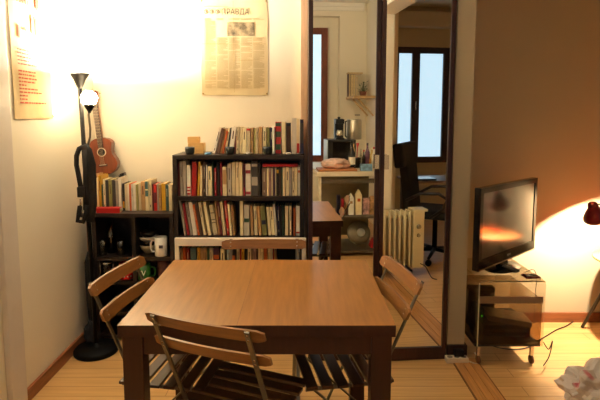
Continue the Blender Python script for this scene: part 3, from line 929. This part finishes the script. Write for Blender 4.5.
m.build('print_line', INKL, nw)['kind'] = 'stuff'
m = MB()
for cx_ in (0, 1):
    m.span(NW * (.06, .50)[cx_], NW * (.42, .92)[cx_], -.0087, -.008, (zt_ + .034, zp0 - .16)[cx_], (zt_ + .036, zp0 - .158)[cx_])
m.span(NW * .49, NW * .494, -.0086, -.008, .02, NH - .02).span(.01, NW - .01, -.0086, -.008, NH * .53, NH * .533)
m.build('fold_line', mat('fold_shade', (186, 160, 108), .9), nw)
for xx in (.01, NW - .008):
    for zz in (.012, NH - .02):
        MB().lathe([(.005, 0), (.004, .004), (.001, .005)], (xx, -.006, zz), seg=10, M=RX).build('pin', mat('brass_pin', (150, 110, 50), .3, .9), nw)

pa, pb = P(14, 119, x=-1.4), P(52, 117, x=-1.4)
PWD, PHT = pb.y - pa.y, .72
po = thing('poster', 'long cream poster with red lettering on the left wall', 'poster', (XL + .002, pa.y, pa.z))
m = MB()
vs = [[m.bm.verts.new((.003 + .004 * abs(math.sin(i * PI / N * 2)) + .0012 * math.sin(i * 2.1 + j), PWD * i / N, PHT * j / N)) for i in range(N + 1)] for j in range(N + 1)]
for j in range(N):
    for i in range(N):
        m.bm.faces.new((vs[j][i], vs[j + 1][i], vs[j + 1][i + 1], vs[j][i + 1])).smooth = True
m.build('sheet', POSTER, po)
m = MB()
z = .34
k = 0
while z > .07:
    if not (.235 < z < .262):
        ln = random.uniform(.45, .95) * PWD * (.62 if k % 3 else .85)
        y = .045
        while y < ln:
            wl = random.uniform(.010, .035)
            m.span(.009, .0096, y, min(y + wl, ln), z, z + .0075)
            y += wl + .007
    z -= .0175; k += 1
m.build('red_print', REDINK, po)['kind'] = 'stuff'
m = MB()
for (ya_, yb_, za, zb_) in ((.02, .20, .61, .645), (.03, .17, .575, .60), (.24, .27, .565, .64), (.10, .16, .44, .455), (.20, .26, .43, .52), (.06, .08, .40, .46)):
    y = ya_
    while y < yb_:
        m.span(.009, .0097, y, min(y + .018, yb_), za, zb_); y += .026
m.build('red_heading', REDINK, po)['kind'] = 'stuff'
MB().lathe([(.005, 0), (.004, .004), (.001, .005)], (.008, PWD - .012, .014), seg=10, M=Matrix.Rotation(PI / 2, 3, 'Y')).build('pin', CHROME, po)

# ------------------------------------------------------------------ television and its stand
ts = thing('television_stand', 'low glass television stand on casters beside the pier', 'television stand', (1.235, 3.0, 0))
SMOKE = glass_mat('smoked_glass', (206, 190, 166), .04)
CLEARG = glass_mat('stand_glass', (246, 243, 236), .08)
bx0, bx1, by0, by1 = -.215, .168, -.235, .22
EDGE = mat('glass_edge', (196, 190, 160), .25, var=.05)
# bent glass: top running down into both sides
m = MB()
for x, q in ((bx0, 1), (bx1, -1)):
    m.span(min(x, x + q * .008), max(x, x + q * .008), by0, by1, .13, .505)
m.span(bx0 + .006, bx1 - .006, by0, by1, .512, .520)
for x, q in ((bx0, 1), (bx1, -1)):
    m.box(x + q * .007, (by0 + by1) / 2, .5125, .012, by1 - by0, .008, M=Matrix.Rotation(-q * .785, 3, 'Y'))
m.build('glass_hood', CLEARG, ts)
MB().span(bx0 + .009, bx1 - .009, by0, by0 + .004, .5125, .5195).span(bx0 + .001, bx0 + .007, by0 - .001, by0 + .003, .13, .505).build('polished_edge', EDGE, ts)
MB().span(bx0 + .010, bx1 - .010, by0 + .01, by1, .395, .405).build('glass_shelf', SMOKE, ts)
MB().span(bx0 + .010, bx1 - .010, by0 + .004, by0 + .010, .385, .425).build('shelf_lip', mat('taupe_metal', (150, 128, 104), .35, .4), ts)
MB().span(bx0 - .0, bx1 - .0, by0 + .03, by1, .115, .129).build('base_shelf', BLACK, ts)
MB().span(bx0 + .012, bx1 - .010, by0 + .012, by0 + .017, .135, .384).build('smoked_door', SMOKE, ts)
for x in (bx0 + .03, bx1 - .04):
    for y in (by0 + .05, by1 - .05):
        w = MB().box(x, y, .084, .018, .018, .062).build('caster', CHROME, ts)
        MB().lathe([(.012, -.010), (.024, -.008), (.026, 0), (.024, .008), (.012, .010)], (x, y, .027), M=Matrix.Rotation(PI / 2, 3, 'Y'), seg=20).build('wheel', mat('brown_rubber', (110, 66, 34), .5), w)
# TV
tx0, ty0, tx1, ty1 = 1.000, 2.745, 1.545, 3.235
tc = ((tx0 + tx1) / 2, (ty0 + ty1) / 2)
TVW = math.hypot(tx1 - tx0, ty1 - ty0)
tang = math.atan2(ty1 - ty0, tx1 - tx0)
tv = thing('television', 'black flat screen television angled on the glass stand', 'television', (tc[0], tc[1], .520), rz=tang)
z0, z1 = .058, .535
hwv = TVW / 2
MB().span(-hwv, hwv, 0, .035, z0, z1, bev=.006).box(0, .055, (z0 + z1) / 2, TVW * .78, .05, .34, bev=.015).build('housing', BLACKG, tv)
m = MB()
bz = .032
m.span(-hwv + .001, hwv - .001, -.006, 0, z1 - bz, z1 - .001).span(-hwv + .001, hwv - .001, -.006, 0, z0 + .001, z0 + .062)
m.span(-hwv + .001, -hwv + bz, -.006, 0, z0 + .062, z1 - bz).span(hwv - bz, hwv - .001, -.006, 0, z0 + .062, z1 - bz)
m.build('bezel', BLACKG, tv)
SCREEN = mat('screen_glass', (26, 22, 21), .12, var=.02, spec=1.0, coat=.8)
MB().span(-hwv + bz, hwv - bz, -.002, .0005, z0 + .062, z1 - bz).build('screen', SCREEN, tv)
MB().span(-hwv + .012, hwv - .012, -.0075, -.0055, z0 + .002, z0 + .010).build('bottom_trim', CHROME, tv)
MB().span(-.022, .022, -.0075, -.0058, z0 + .028, z0 + .040).build('badge', mat('dim_badge', (90, 86, 84), .3), tv)
MB().box(0, .035, .04, .10, .03, .06, bev=.004).lathe([(0, 0), (.15, 0), (.15, .006), (.05, .014), (0, .016)], (0, .03, .0015), seg=36, M=Matrix.Diagonal((1, .62, 1))).build('foot', BLACKG, tv)
# things on the stand
c = P(518, 274, z=.521)
rm = thing('remote_control', 'grey remote control lying beside the television foot', 'remote control', (c.x - .03, c.y + .09, .5205), rz=.5)
MB().box(0, 0, .009, .045, .15, .017, bev=.004).build('body', mat('grey_remote', (70, 68, 66), .4), rm)
m = MB()
for i in range(3):
    for j in range(6): m.box(-.012 + i * .012, -.055 + j * .02, .019, .007, .008, .003)
m.build('button', mat('button_grey', (150, 146, 140), .5), rm)
c = P(529, 277, z=.521)
rb = MB().box(0, 0, .0055, .085, .065, .011, bev=.003).build('phone', mat('dark_red_case', (110, 26, 26), .4)); rb.location = (1.345, 2.83, .5205)
rb.rotation_euler = (0, 0, .1)
MB().box(0, 0, .0115, .070, .050, .001).build('phone_screen', BLACKG, rb)
tag(rb, 'dark red phone lying at the right of the glass stand', 'phone')
# black boxes on the base shelf
v = thing('video_player', 'black video player box on the lower shelf of the stand', 'video player', (1.235, 2.99, .1295))
MB().box(-.01, .03, .04, .32, .27, .072, bev=.004).build('body', BLACK, v)
MB().box(-.01, -.1065, .042, .28, .003, .03).build('front_panel', BLACKG, v)
g = MB().box(0, 0, .034, .25, .16, .032, M=Matrix.Rotation(.13, 3, 'Y'), bev=.004).build('satellite_receiver', mat('grey_silver', (150, 140, 130), .35, .3)); g.location = (1.255, 2.93, .206); g.rotation_euler = (0, 0, -.1)
tag(g, 'silver grey receiver tilted on top of the video player', 'receiver')
r2 = thing('modem', 'black modem with a green light standing left on the stand', 'modem', (1.055, 2.87, .1295))
MB().box(0, 0, .11, .035, .12, .20, bev=.004).build('body', BLACK, r2)
MB().lathe([(.004, 0), (.003, .003)], (.006, -.0605, .165), M=RX, seg=10).build('green_light', mat('green_led', (90, 255, 60), .4, emis=(90, 255, 60), estr=3), r2)
m = MB().box(0, 0, .085, .17, .06, .17, bev=.006).build('speaker_box', BLACK); m.location = (1.15, 3.09, .206)
tag(m, 'black speaker box behind the receiver on the lower shelf', 'speaker')

# power strip by the pier
pst = thing('power_strip', 'beige power strip lying on the floor against the pier', 'power strip', (.930, 2.835, .001))
MB().box(0, 0, .016, .13, .05, .030, bev=.004).build('body', WHITEM, pst)
m = MB()
for k in range(3): m.lathe([(.016, 0), (.016, .001)], (-.04 + k * .04, 0, .0312), seg=14)
m.build('socket', mat('socket_grey', (120, 112, 98), .5), pst)
o = MB().box(0, 0, .02, .055, .03, .04, bev=.004).build('plug', BLACK); o.location = (.945, 2.845, .0325)
tag(o, 'black adapter plug standing in the power strip', 'plug')
CAB = mat('black_cable', (30, 26, 24), .5)
def cable(label, pts, r=.0035, mtl=CAB):
    # smooth through the points
    pts = [Vector(p) for p in pts]; out = []
    n = len(pts)
    for i in range(n - 1):
        p0, p1, p2, p3 = pts[max(0, i - 1)], pts[i], pts[i + 1], pts[min(n - 1, i + 2)]
        for k in range(6):
            t = k / 6
            out.append(.5 * ((2 * p1) + (p2 - p0) * t + (2 * p0 - 5 * p1 + 4 * p2 - p3) * t * t + (3 * p1 - p0 - 3 * p2 + p3) * t ** 3))
    out.append(pts[-1])
    o = MB().tube(out, r, 6, mtl and 0).build('cable', mtl)
    return tag(o, label, 'cable')


cable('white cable curling from the power strip to the stand', [(.990, 2.83, .012), (1.04, 2.80, .006), (1.08, 2.86, .006), (1.07, 2.93, .01)], .004, WHITEM)
pts = [P(u, v, z=.006) for u, v in ((482, 342), (500, 348), (520, 349), (536, 344), (542, 338))]
cable('black cable looping on the floor before the stand', pts)
pts = [P(u, v, z=.006) for u, v in ((505, 346), (520, 342), (536, 341), (546, 336), (556, 330), (566, 326), (574, 321))]
cable('thin black cable running right across the floor to the side table', pts)
cable('black cable hanging down the right end of the stand', [(1.40, 2.755, .16), (1.43, 2.75, .12), (1.46, 2.77, .16), (1.46, 2.80, .05), (1.42, 2.78, .006)], .003)
cable('thin black cable drooping over the right edge of the glass', [(1.34, 2.90, .525), (1.395, 2.91, .54), (1.418, 2.91, .49), (1.415, 2.91, .40), (1.42, 2.92, .2)], .002)

# ------------------------------------------------------------------ side table and red lamp at the right
st_t = thing('side_table', 'small round wooden side table with splayed black legs at right edge', 'table', (2.135, 3.08, 0))
MB().lathe([(0, .535), (.24, .535), (.25, .540), (.25, .552), (.245, .556), (0, .556)], seg=48).build('top', mat('side_table_wood', (186, 124, 74), .4, var=.12, scale=6), st_t)
for q in (PI * .72, PI * 1.40, PI * 2.06):
    cx_, sy_ = math.cos(q), math.sin(q)
    MB().tube([(.09 * cx_, .09 * sy_, .535), (.30 * cx_, .30 * sy_, .006)], .011, 10).build('leg', BLACK, st_t)
MB().lathe([(.12, .515), (.12, .535)], seg=24).build('leg_plate', BLACK, st_t)
o = thing('book', 'orange book lying on the small round side table', 'book', (2.03, 2.98, .5565))
MB().span(-.08, .08, 0, .12, 0, .0025).span(-.08, .08, 0, .12, .024, .0265).span(-.08, .08, 0, .003, .0025, .024).build('cover', bmat('orange', 1), o)
MB().span(-.077, .077, .003, .117, .0025, .024).build('page_block', PAGES, o)
MAR = mat('maroon_lacquer', (110, 22, 26), .3, var=.05)
rl = thing('desk_lamp', 'maroon desk lamp shining down at the wall from the side table', 'lamp', (2.13, 3.12, .5565))
MB().lathe([(0, 0), (.07, 0), (.07, .012), (.02, .02), (0, .022)], seg=30).build('base', mat('red_base', (200, 50, 34), .3), rl)
rim = P(596, 219, y=3.10) - rl.location
AX = Vector((.46, .30, -1)).normalized()
Q = AX.to_track_quat('-Z', 'Y').to_matrix()
cap = rim - AX * .105
MB().tube([(0, 0, .02), (.03, .0, .14), (.06, -.005, .26), (.05, -.01, cap.z + .02), tuple(cap + Vector((.008, 0, .004)))], .006, 10).build('stem', CHROME, rl)
MB().lathe([(.060, -.102), (.074, -.100), (.072, -.088), (.050, -.045), (.033, -.020), (.030, .000), (.026, .012), (.008, .014), (.006, .010), (.024, .000), (.030, -.022), (.046, -.047), (.068, -.090), (.060, -.100)], tuple(cap), seg=32, M=Q, cap0=False, cap1=False).build('shade', MAR, rl)
MB().sphere(tuple(cap + AX * .05), .022, seg=14).build('bulb', mat('lit_bulb_small', (255, 240, 210), .4, var=.01, emis=(255, 226, 170), estr=8), rl)
L = bpy.data.lights.new('lamp_light', 'POINT'); L.energy = LAMP_W; L.color = (1, .80, .55); L.shadow_soft_size = .008
lo = bpy.data.objects.new('lamp_light', L); COL.objects.link(lo); lo.parent = rl; lo.location = cap + AX * .078

# ------------------------------------------------------------------ plastic bag on the floor
BAGM = mat('bag_plastic', (218, 208, 204), .35, var=.05, scale=6, bump=.6)
nt = BAGM.node_tree
_n2 = nt.nodes.new('ShaderNodeTexNoise'); _n2.inputs['Scale'].default_value = 9; _n2.inputs['Detail'].default_value = 1
_r2 = nt.nodes.new('ShaderNodeValToRGB'); _r2.color_ramp.elements[0].position = .56; _r2.color_ramp.elements[1].position = .64
_r2.color_ramp.elements[0].color = lin((218, 210, 206)) + (1,); _r2.color_ramp.elements[1].color = lin((206, 120, 132)) + (1,)
_tc = [n for n in nt.nodes if n.type == 'TEX_COORD'][0]
nt.links.new(_tc.outputs['Object'], _n2.inputs['Vector']); nt.links.new(_n2.outputs['Fac'], _r2.inputs[0])
nt.links.new(_r2.outputs[0], nt.nodes['Principled BSDF'].inputs['Base Color'])
lump('plastic_bag', 'crumpled white plastic bag with pink print on the floor', 'bag', (1.49, 2.36, 0), .135, (1.2, 1.0, .95), BAGM, 5, amp=.42, freq=1.7, sub=4)
for _p in bpy.data.objects['plastic_bag'].data.polygons: _p.use_smooth = False

# ------------------------------------------------------------------ seen in the mirrors: kitchen side behind the camera
def PL(u, v, **k): return P(u, v, pan='L', **k)
def PR(u, v, **k): return P(u, v, pan='R', **k)


kt0 = PL(317, 173, y=.70)
KX0, KX1, KY1, KY0, KZ = kt0.x, 1.0, .70, -.40, .884
kt = thing('kitchen_worktable', 'cream kitchen worktable with lower shelves, reflected in the left mirror door', 'worktable', ((KX0 + KX1) / 2, (KY0 + KY1) / 2, 0))
kx, ky = (KX1 - KX0) / 2, (KY1 - KY0) / 2
MB().span(-kx, kx, -ky, ky, KZ - .045, KZ, bev=.003).build('top', WHITEM, kt)
MB().span(-kx + .03, kx - .03, ky - .05, ky - .03, KZ - .12, KZ - .075).span(-kx + .03, kx - .03, -ky + .03, -ky + .05, KZ - .12, KZ - .045).build('rail', STEEL, kt)
for qx in (-1, 1):
    for qy in (-1, 1):
        MB().box(qx * (kx - .035), qy * (ky - .035), (KZ - .045) / 2, .028, .028, KZ - .046).build('leg', WHITEM, kt)
sz1, sz2 = PL(360, 216, y=.62).z, PL(360, 250, y=.62).z
for z in (sz1, sz2):
    MB().span(-kx + .10, kx - .015, ky - .55, ky - .03, z - .022, z).build('shelf', STEEL, kt)
MB().span(-kx + .10, kx - .015, ky - .565, ky - .55, .1, KZ - .046).build('back_panel', mat('dark_panel', (134, 120, 92), .6), kt)
# on the worktable
bd = MB().box(0, 0, .011, .40, .26, .02, bev=.004).build('cutting_board', mat('board_wood', (176, 112, 60), .5, var=.2, scale=8, stretch=(1, 10, 1)))
c = PL(337, 171, z=KZ); bd.location = (c.x, .53, KZ + .0005)
tag(bd, 'wooden cutting board on the worktable, reflected in the left mirror', 'cutting board')
lump('wrapped_bread', 'bread loaf in pinkish plastic on the cutting board', 'bread', (PL(336, 165, y=.5).x, .5, KZ + .022), .10, (1.55, .9, .62), mat('bread_wrap', (214, 176, 160), .35, var=.3, scale=20), 9, amp=.2, freq=2)
mw0, mw1 = PL(328, 140, y=.05), PL(356, 140, y=.05)
mwz = mw0.z
mo = thing('microwave_oven', 'black microwave oven carrying the coffee machine and toaster', 'microwave', ((mw0.x + mw1.x) / 2, -.10, KZ + .001))
mh = mwz - KZ - .001; mw_ = (mw1.x - mw0.x) / 2
MB().box(0, 0, mh / 2, mw_ * 2, .34, mh, bev=.004).build('body', mat('oven_black', (30, 30, 28), .35), mo)
MB().box(-mw_ * .2 + .03, .173, mh / 2, mw_ * 1.3, .008, mh * .84).build('door', BLACKG, mo)
MB().box(-mw_ - .005, 0, mh / 2, .009, .33, mh * .96).build('side_panel', mat('pale_steel', (190, 204, 214), .35, .2), mo)
MB().tube([(mw_ * .62, .19, .04), (mw_ * .62, .19, mh - .04)], .008).build('handle', CHROME, mo)
c0 = PL(340, 137, y=.0); top = mwz
cm = thing('coffee_machine', 'black and steel coffee machine on the microwave', 'coffee machine', (c0.x, -.06, top + .0015))
hh = PL(340, 119, y=-.03).z - top
MB().box(0, -.03, hh / 2, .10, .09, hh, bev=.005).build('body', BLACK, cm)
MB().box(0, .045, hh - .03, .10, .07, .05, bev=.004).box(0, .045, .01, .10, .08, .018).build('brew_head', BLACK, cm)
MB().lathe([(.034, 0), (.04, .05), (.03, .09), (.026, .09), (.035, .05), (.03, .004)], (0, .05, .02), cap1=False).build('jug', CHROME, cm)
MB().lathe([(.014, 0), (.018, .015), (.004, .025)], (0, -.02, hh)).build('lid_knob', BLACK, cm)
c0 = PL(354, 137, y=.0)
to = thing('steel_canister', 'brushed steel canister with black handle on the microwave', 'canister', (c0.x + .015, -.06, top + .0015))
hh = PL(354, 119.5, y=-.03).z - top
MB().lathe([(0, 0), (.083, 0), (.085, .006), (.085, hh - .015), (.077, hh), (0, hh + .004)], seg=32).build('body', mat('brushed_steel', (186, 178, 160), .3, .85, var=.1, scale=20, stretch=(1, 1, .1)), to)
MB().tube([(-.081, 0, hh - .02), (-.103, 0, hh - .025), (-.105, 0, .04), (-.083, 0, .02)], .009).build('handle', BLACK, to)
kits = [(364, 166, 150, .018, 'red', 'bottle', 'small dark bottle with red cap, reflected left of the tall bottles', BLACKG), (367.5, 168, 143, .026, 'black', 'bottle', 'tall purple bottle on the worktable, reflected near the mirror frame', mat('purple_glass', (110, 70, 90), .2)),
        (374, 170, 147, .022, 'red', 'bottle', 'slim white bottle with red cap beside the red bottle in the reflection', bmat('white')), (370, 169, 154, .024, 'tan', 'bottle', 'small golden jar bottle among the bottles in the reflection', mat('honey_glass', (180, 120, 50), .25)),
        (372, 168, 148, .026, 'cream', 'bottle', 'pale yellow bottle beside the purple one in the reflection', mat('yellow_plastic', (200, 170, 90), .35)), (376, 171, 150, .024, 'red', 'bottle', 'bright red bottle at the mirror frame', mat('red_plastic', (190, 36, 28), .35)),
        (361, 168, 149, .014, 'grey', 'bottle', 'slim clear bottle before the dark bottles in the reflection', GL)]
for u, v, vt, r, cc, nm, lb, mt_ in kits:
    y = .35 if v < 170 else .5
    a_, b_ = PL(u, v, y=y), PL(u, vt, y=y)
    h = b_.z - KZ
    root = thing(nm, lb, nm, (a_.x, y, KZ + .001), group='bottles on the kitchen worktable')
    MB().lathe([(0, 0), (r, 0), (r, h * .62), (r * .4, h * .78), (r * .38, h * .9)], seg=18).build('body', mt_, root)
    MB().lathe([(r * .45, h * .9), (r * .45, h)], seg=14).build('cap', bmat(cc), root)
c = PL(364.5, 170, z=KZ)
o = MB().box(0, 0, .035, .12, .05, .07, bev=.002).build('packet', mat('blue_packet', (120, 160, 190), .5, var=.5, scale=30)); o.location = (c.x, .60, KZ + .001)
tag(o, 'blue and white packet lying before the bottles in the reflection', 'packet')
ut = thing('utensil_jar', 'dark jar with red and steel utensils beside the microwave', 'jar', (PL(357, 168, y=.3).x, .28, KZ + .001))
MB().lathe([(0, 0), (.045, 0), (.05, .11), (.045, .11), (.04, .006)], cap1=False).build('jar', BLACKG, ut)
MB().tube([(0, 0, .02), (.01, 0, .22), (.012, 0, .27)], [.005, .006, .018], 8).build('spatula', mat('red_silicone', (190, 40, 40), .4), ut)
MB().tube([(.01, 0, .02), (-.03, 0, .23), (-.036, 0, .26)], [.004, .004, .016], 8).build('spoon', PALEW, ut)
wb = thing('wine_bottle', 'dark wine bottle with white and red label beside the bread', 'bottle', (PL(352.5, 168, y=.45).x, .42, KZ + .001))
MB().lathe([(0, 0), (.037, 0), (.037, .17), (.014, .22), (.013, .28), (.015, .285), (.015, .30)], seg=24).build('body', BLACKG, wb)
MB().lathe([(.0376, .05), (.0376, .13)], cap0=False, cap1=False, seg=24).build('paper_label', bmat('white'), wb)
# on the shelves under the worktable
yk = .56
ca = [(351, 194, 214.5, .055, 'white', 'white milk carton, taller of the two under the worktable'), (358.5, 190, 214.5, .062, 'cream', 'cream milk carton with green mark right of the other carton')]
for u, vt, vb, w, cn, lb in ca:
    a_ = PL(u, vb, y=yk); b_ = PL(u, vt, y=yk)
    h = b_.z - sz1
    r = thing('milk_carton', lb, 'carton', (a_.x, yk, sz1 + .001), group='milk cartons under the worktable')
    MB().box(0, 0, h * .4, w, w, h * .8, bev=.002).build('body', bmat(cn, 1), r)
    MB().prism([(-w / 2, h * .8), (w / 2, h * .8), (w * .06, h), (-w * .06, h)], -w / 2, w / 2).build('gable_top', bmat(cn, 1), r)
    MB().box(0, w / 2 + .001, h * .6, w * .5, .001, h * .12).build('printed_mark', bmat('orange' if cn == 'cream' else 'tan'), r)
for u, vt, w, cn, lb in ((338.5, 196, .035, 'navy', 'dark blue packet under the worktable left of the cartons'), (342.5, 199, .03, 'crimson', 'dark red packet under the worktable left of the cartons'), (346.5, 197, .03, 'brown', 'brown packet under the worktable touching the cartons'),
                         (366, 199, .07, 'pink', 'pinkish food bag under the worktable right of the cartons'), (373, 197, .07, 'tan', 'tan food bag with red top at the mirror frame')):
    a_ = PL(u, 214.5, y=yk); b_ = PL(u, vt, y=yk)
    h = b_.z - sz1
    o = MB().box(0, 0, h / 2, w, .05, h, bev=.004).box(0, 0, h + .002, w * .9, .006, .012).build('food_packet', mat('packet_' + cn, COLORS[cn], .4, var=.5, scale=25))
    o.location = (a_.x, yk, sz1 + .002)
    tag(o, lb, 'packet', 'food packets under the worktable')
c = PL(360, 240, y=.5)
po_ = thing('pot_lid', 'large pale pot lid tilted in the bottom shelf of the worktable', 'pot lid', (c.x, .44, sz2 + .001))
R_ = Matrix.Rotation(math.radians(-68), 3, 'X') @ Matrix.Rotation(0, 3, 'Z')
MB().lathe([(.0, .018), (.05, .016), (.10, .004), (.125, -.005), (.128, 0), (.10, .009), (.05, .021), (0, .024)], (0, .0, .135), M=R_, cap0=False, cap1=False, seg=36).build('lid', mat('pot_enamel', (156, 146, 120), .3, .2), po_)
MB().lathe([(.045, .018), (.045, .03), (.0, .034)], (0.02, .0, .135), M=R_, cap0=False, seg=24).build('white_disc', WHITE, po_)
c = PL(372, 240, y=.52)
o = MB().box(0, 0, .05, .03, .1, .10, M=Matrix.Rotation(.4, 3, 'Y'), bev=.006).build('red_box', mat('red_plastic2', (180, 30, 36), .4)); o.location = (c.x, .55, sz2 + .004)
tag(o, 'small red box leaning beside the pot lid', 'box')

# wall shelf with books and plant
s0, s1 = PL(349, 97, y=-1.30), PL(380, 95, y=-1.30)
ws = thing('wall_shelf', 'small wooden wall shelf with brackets above the kitchen worktable', 'shelf', (1.262, -1.20, s0.z - .0))
MB().span(-.30, .0, -.14, .45, -.03, 0).build('board', mat('shelf_wood', (196, 160, 110), .5, var=.1), ws)
for yy in (-.02, .34):
    MB().bar((-.012, yy, -.26), (-.22, yy, -.035), .02, .02, side=(0, 1, 0)).build('bracket', mat('bracket_wood', (190, 160, 112), .5), ws)
zz = s0.z
for k, (w, h, cn) in enumerate(((.022, .31, 'brown'), (.036, .30, 'taupe'), (.03, .30, 'cream'), (.022, .27, 'white'))):
    book_mesh(w, .16, h, bmat(cn, k), (.985 + k * .033, -1.33, zz + .001), (0, 0, 0), '%s book on the kitchen wall shelf, %s from the left in the mirror' % ('cream coloured' if cn == 'cream' else cn, ORD[k]), 'cook books on the kitchen wall shelf')
lying_book('tan cook book lying across the upright books on the wall shelf', .965, 1.17, -1.33, .15, zz + .3125, .020, 'tan')
pp = thing('potted_plant', 'small green potted plant on the kitchen wall shelf', 'plant', (1.16, -1.12, zz + .001))
MB().lathe([(0, 0), (.035, 0), (.05, .07), (.045, .07), (.04, .055), (0, .055)], seg=24).build('pot', mat('terracotta', (150, 92, 70), .7), pp)
m = MB()
for k in range(60):
    a = random.uniform(0, 2 * PI); r = random.uniform(.0, .085); h = random.uniform(.06, .20)
    d = Vector((math.cos(a) * r, math.sin(a) * r, h))
    n = Vector((math.cos(a), math.sin(a), random.uniform(-.2, .8))).normalized() * .022
    s_ = Vector((-math.sin(a), math.cos(a), 0)) * .009
    vs_ = [m.bm.verts.new(d - n), m.bm.verts.new(d + s_), m.bm.verts.new(d + n), m.bm.verts.new(d - s_)]
    m.bm.faces.new(vs_)
    m.tube([(0, 0, .05), tuple(d)], .0012, 4)
m.build('foliage', mat('leaf_green', (64, 92, 44), .6, var=.3), pp)
o = MB().box(0, 0, .0, .075, .01, .014, bev=.002).build('wall_hook_rail', STEEL); o.location = (PL(357.5, 115, y=YF).x, YF + .006, PL(357.5, 115, y=YF).z)
tag(o, 'short metal hook rail on the kitchen wall above the kettle', 'hook rail')

# ------------------------------------------------------------------ seen in the right mirror: oil radiator, office chair, desk
RAD = mat('radiator_enamel', (214, 200, 158), .35, var=.04)
rx0, rx1 = .86, 1.235
ra = thing('oil_radiator', 'cream oil filled radiator by the opening, reflected in the right mirror door', 'radiator', ((rx0 + rx1) / 2, 1.30, 0))
hx = (rx1 - rx0) / 2
nf = 8
for k in range(nf):
    x = -hx + (k + .5) * 2 * hx / nf
    m = MB()
    pr = [(-.062, .09), (.062, .09), (.070, .11), (.070, .57), (.058, .60), (-.058, .60), (-.070, .57), (-.070, .11)]
    aa = [m.bm.verts.new((x - .006, p[0], p[1])) for p in pr]; bb = [m.bm.verts.new((x + .006, p[0], p[1])) for p in pr]
    n = len(pr)
    for i in range(n): m.bm.faces.new((aa[i], aa[(i + 1) % n], bb[(i + 1) % n], bb[i]))
    m.bm.faces.new(aa[::-1]); m.bm.faces.new(bb)
    m.tube([(x, .05, .10), (x, .05, .59)], .012, 8).tube([(x, -.05, .10), (x, -.05, .59)], .012, 8)
    m.build('fin', RAD, ra)
MB().tube([(-hx, 0, .13), (hx, 0, .13)], .018).tube([(-hx, 0, .54), (hx, 0, .54)], .018).build('oil_pipe', RAD, ra)
MB().box(hx + .055, 0, .345, .105, .15, .53, bev=.008).box(hx + .07, 0, .605, .14, .14, .02, bev=.004).build('control_panel', RAD, ra)
MB().lathe([(.022, 0), (.018, .012)], (hx + .055, .076, .46), M=Matrix.Rotation(-PI / 2, 3, 'X'), seg=16).lathe([(.018, 0), (.014, .01)], (hx + .055, .076, .38), M=Matrix.Rotation(-PI / 2, 3, 'X'), seg=16).build('knob', mat('knob_grey', (150, 140, 112), .4), ra)
for x in (-hx + .06, hx - .02):
    f = MB().span(x - .015, x + .015, -.10, .10, .045, .07).build('foot', BLACK, ra)
    for yy in (-.10, .10): MB().lathe([(.025, -.012), (.025, .012)], (x, yy, .025), M=Matrix.Rotation(PI / 2, 3, 'Y'), seg=16).build('wheel', BLACK, f)
cable('black cable trailing from the cream radiator to the floor', [(1.31, 1.38, .12), (1.345, 1.42, .10), (1.38, 1.47, .02), (1.42, 1.50, .006)], .004)

oc0 = PR(422, 215, y=.72)
oc = thing('office_chair', 'black swivel office chair with armrests, reflected in the right mirror door', 'office chair', (oc0.x + .10, .84, 0), rz=.6)
for k in range(5):
    a = 2 * PI * k / 5 + .3
    lg = MB().tube([(0, 0, .10), (.30 * math.cos(a), .30 * math.sin(a), .075)], [.024, .014], 8).build('base_arm', BLACK, oc)
    MB().lathe([(.03, -.02), (.03, .02)], (.30 * math.cos(a), .30 * math.sin(a), .031), M=Matrix.Rotation(PI / 2, 3, 'X'), seg=14).build('caster', BLACK, lg)
MB().tube([(0, 0, .08), (0, 0, .44)], .025, 12).build('gas_lift', BLACKM, oc)
MB().box(.02, 0, .485, .48, .48, .09, bev=.03).build('seat', BLACKF, oc)
Mb = Matrix.Rotation(-.12, 3, 'Y')
MB().box(-.27, 0, .80, .09, .42, .60, M=Mb, bev=.03).build('backrest', BLACKF, oc)
MB().box(-.315, 0, 1.06, .10, .62, .24, M=Mb, bev=.025).build('headrest', BLACKF, oc)
for q in (-1, 1):
    MB().tube([(-.24, q * .27, .62), (-.10, q * .28, .70), (.08, q * .28, .71), (.16, q * .28, .66), (.12, q * .27, .56), (.0, q * .24, .46)], .015, 8).build('armrest', BLACK, oc)
dk = thing('desk', 'grey-topped desk behind the office chair, reflected in the right mirror', 'desk', (2.30, .18, 0))
MB().span(-.72, .72, -.25, .25, .715, .74).build('top', mat('desk_top', (128, 104, 92), .4, var=.08), dk)
for x in (-.66, .66):
    for y in (-.2, .2): MB().box(x, y, .3575, .05, .05, .714).build('leg', DARKWOOD, dk)
c = PR(422, 183, z=.75)
lp = thing('laptop', 'closed black laptop lying on the reflected desk', 'laptop', (max(c.x, 1.72), .30, .7405))
MB().box(0, 0, .008, .30, .21, .014, bev=.003).build('base', BLACK, lp)
MB().box(0, 0, .019, .30, .21, .006, bev=.002).build('lid', BLACKG, lp)
o = MB().box(0, 0, .035, .11, .09, .07, bev=.004).box(.0, .0, .074, .07, .05, .008).build('paper_box', mat('white_card', (206, 200, 190), .6)); o.location = (2.08, .33, .7405)
tag(o, 'small white card box on the reflected desk', 'box')
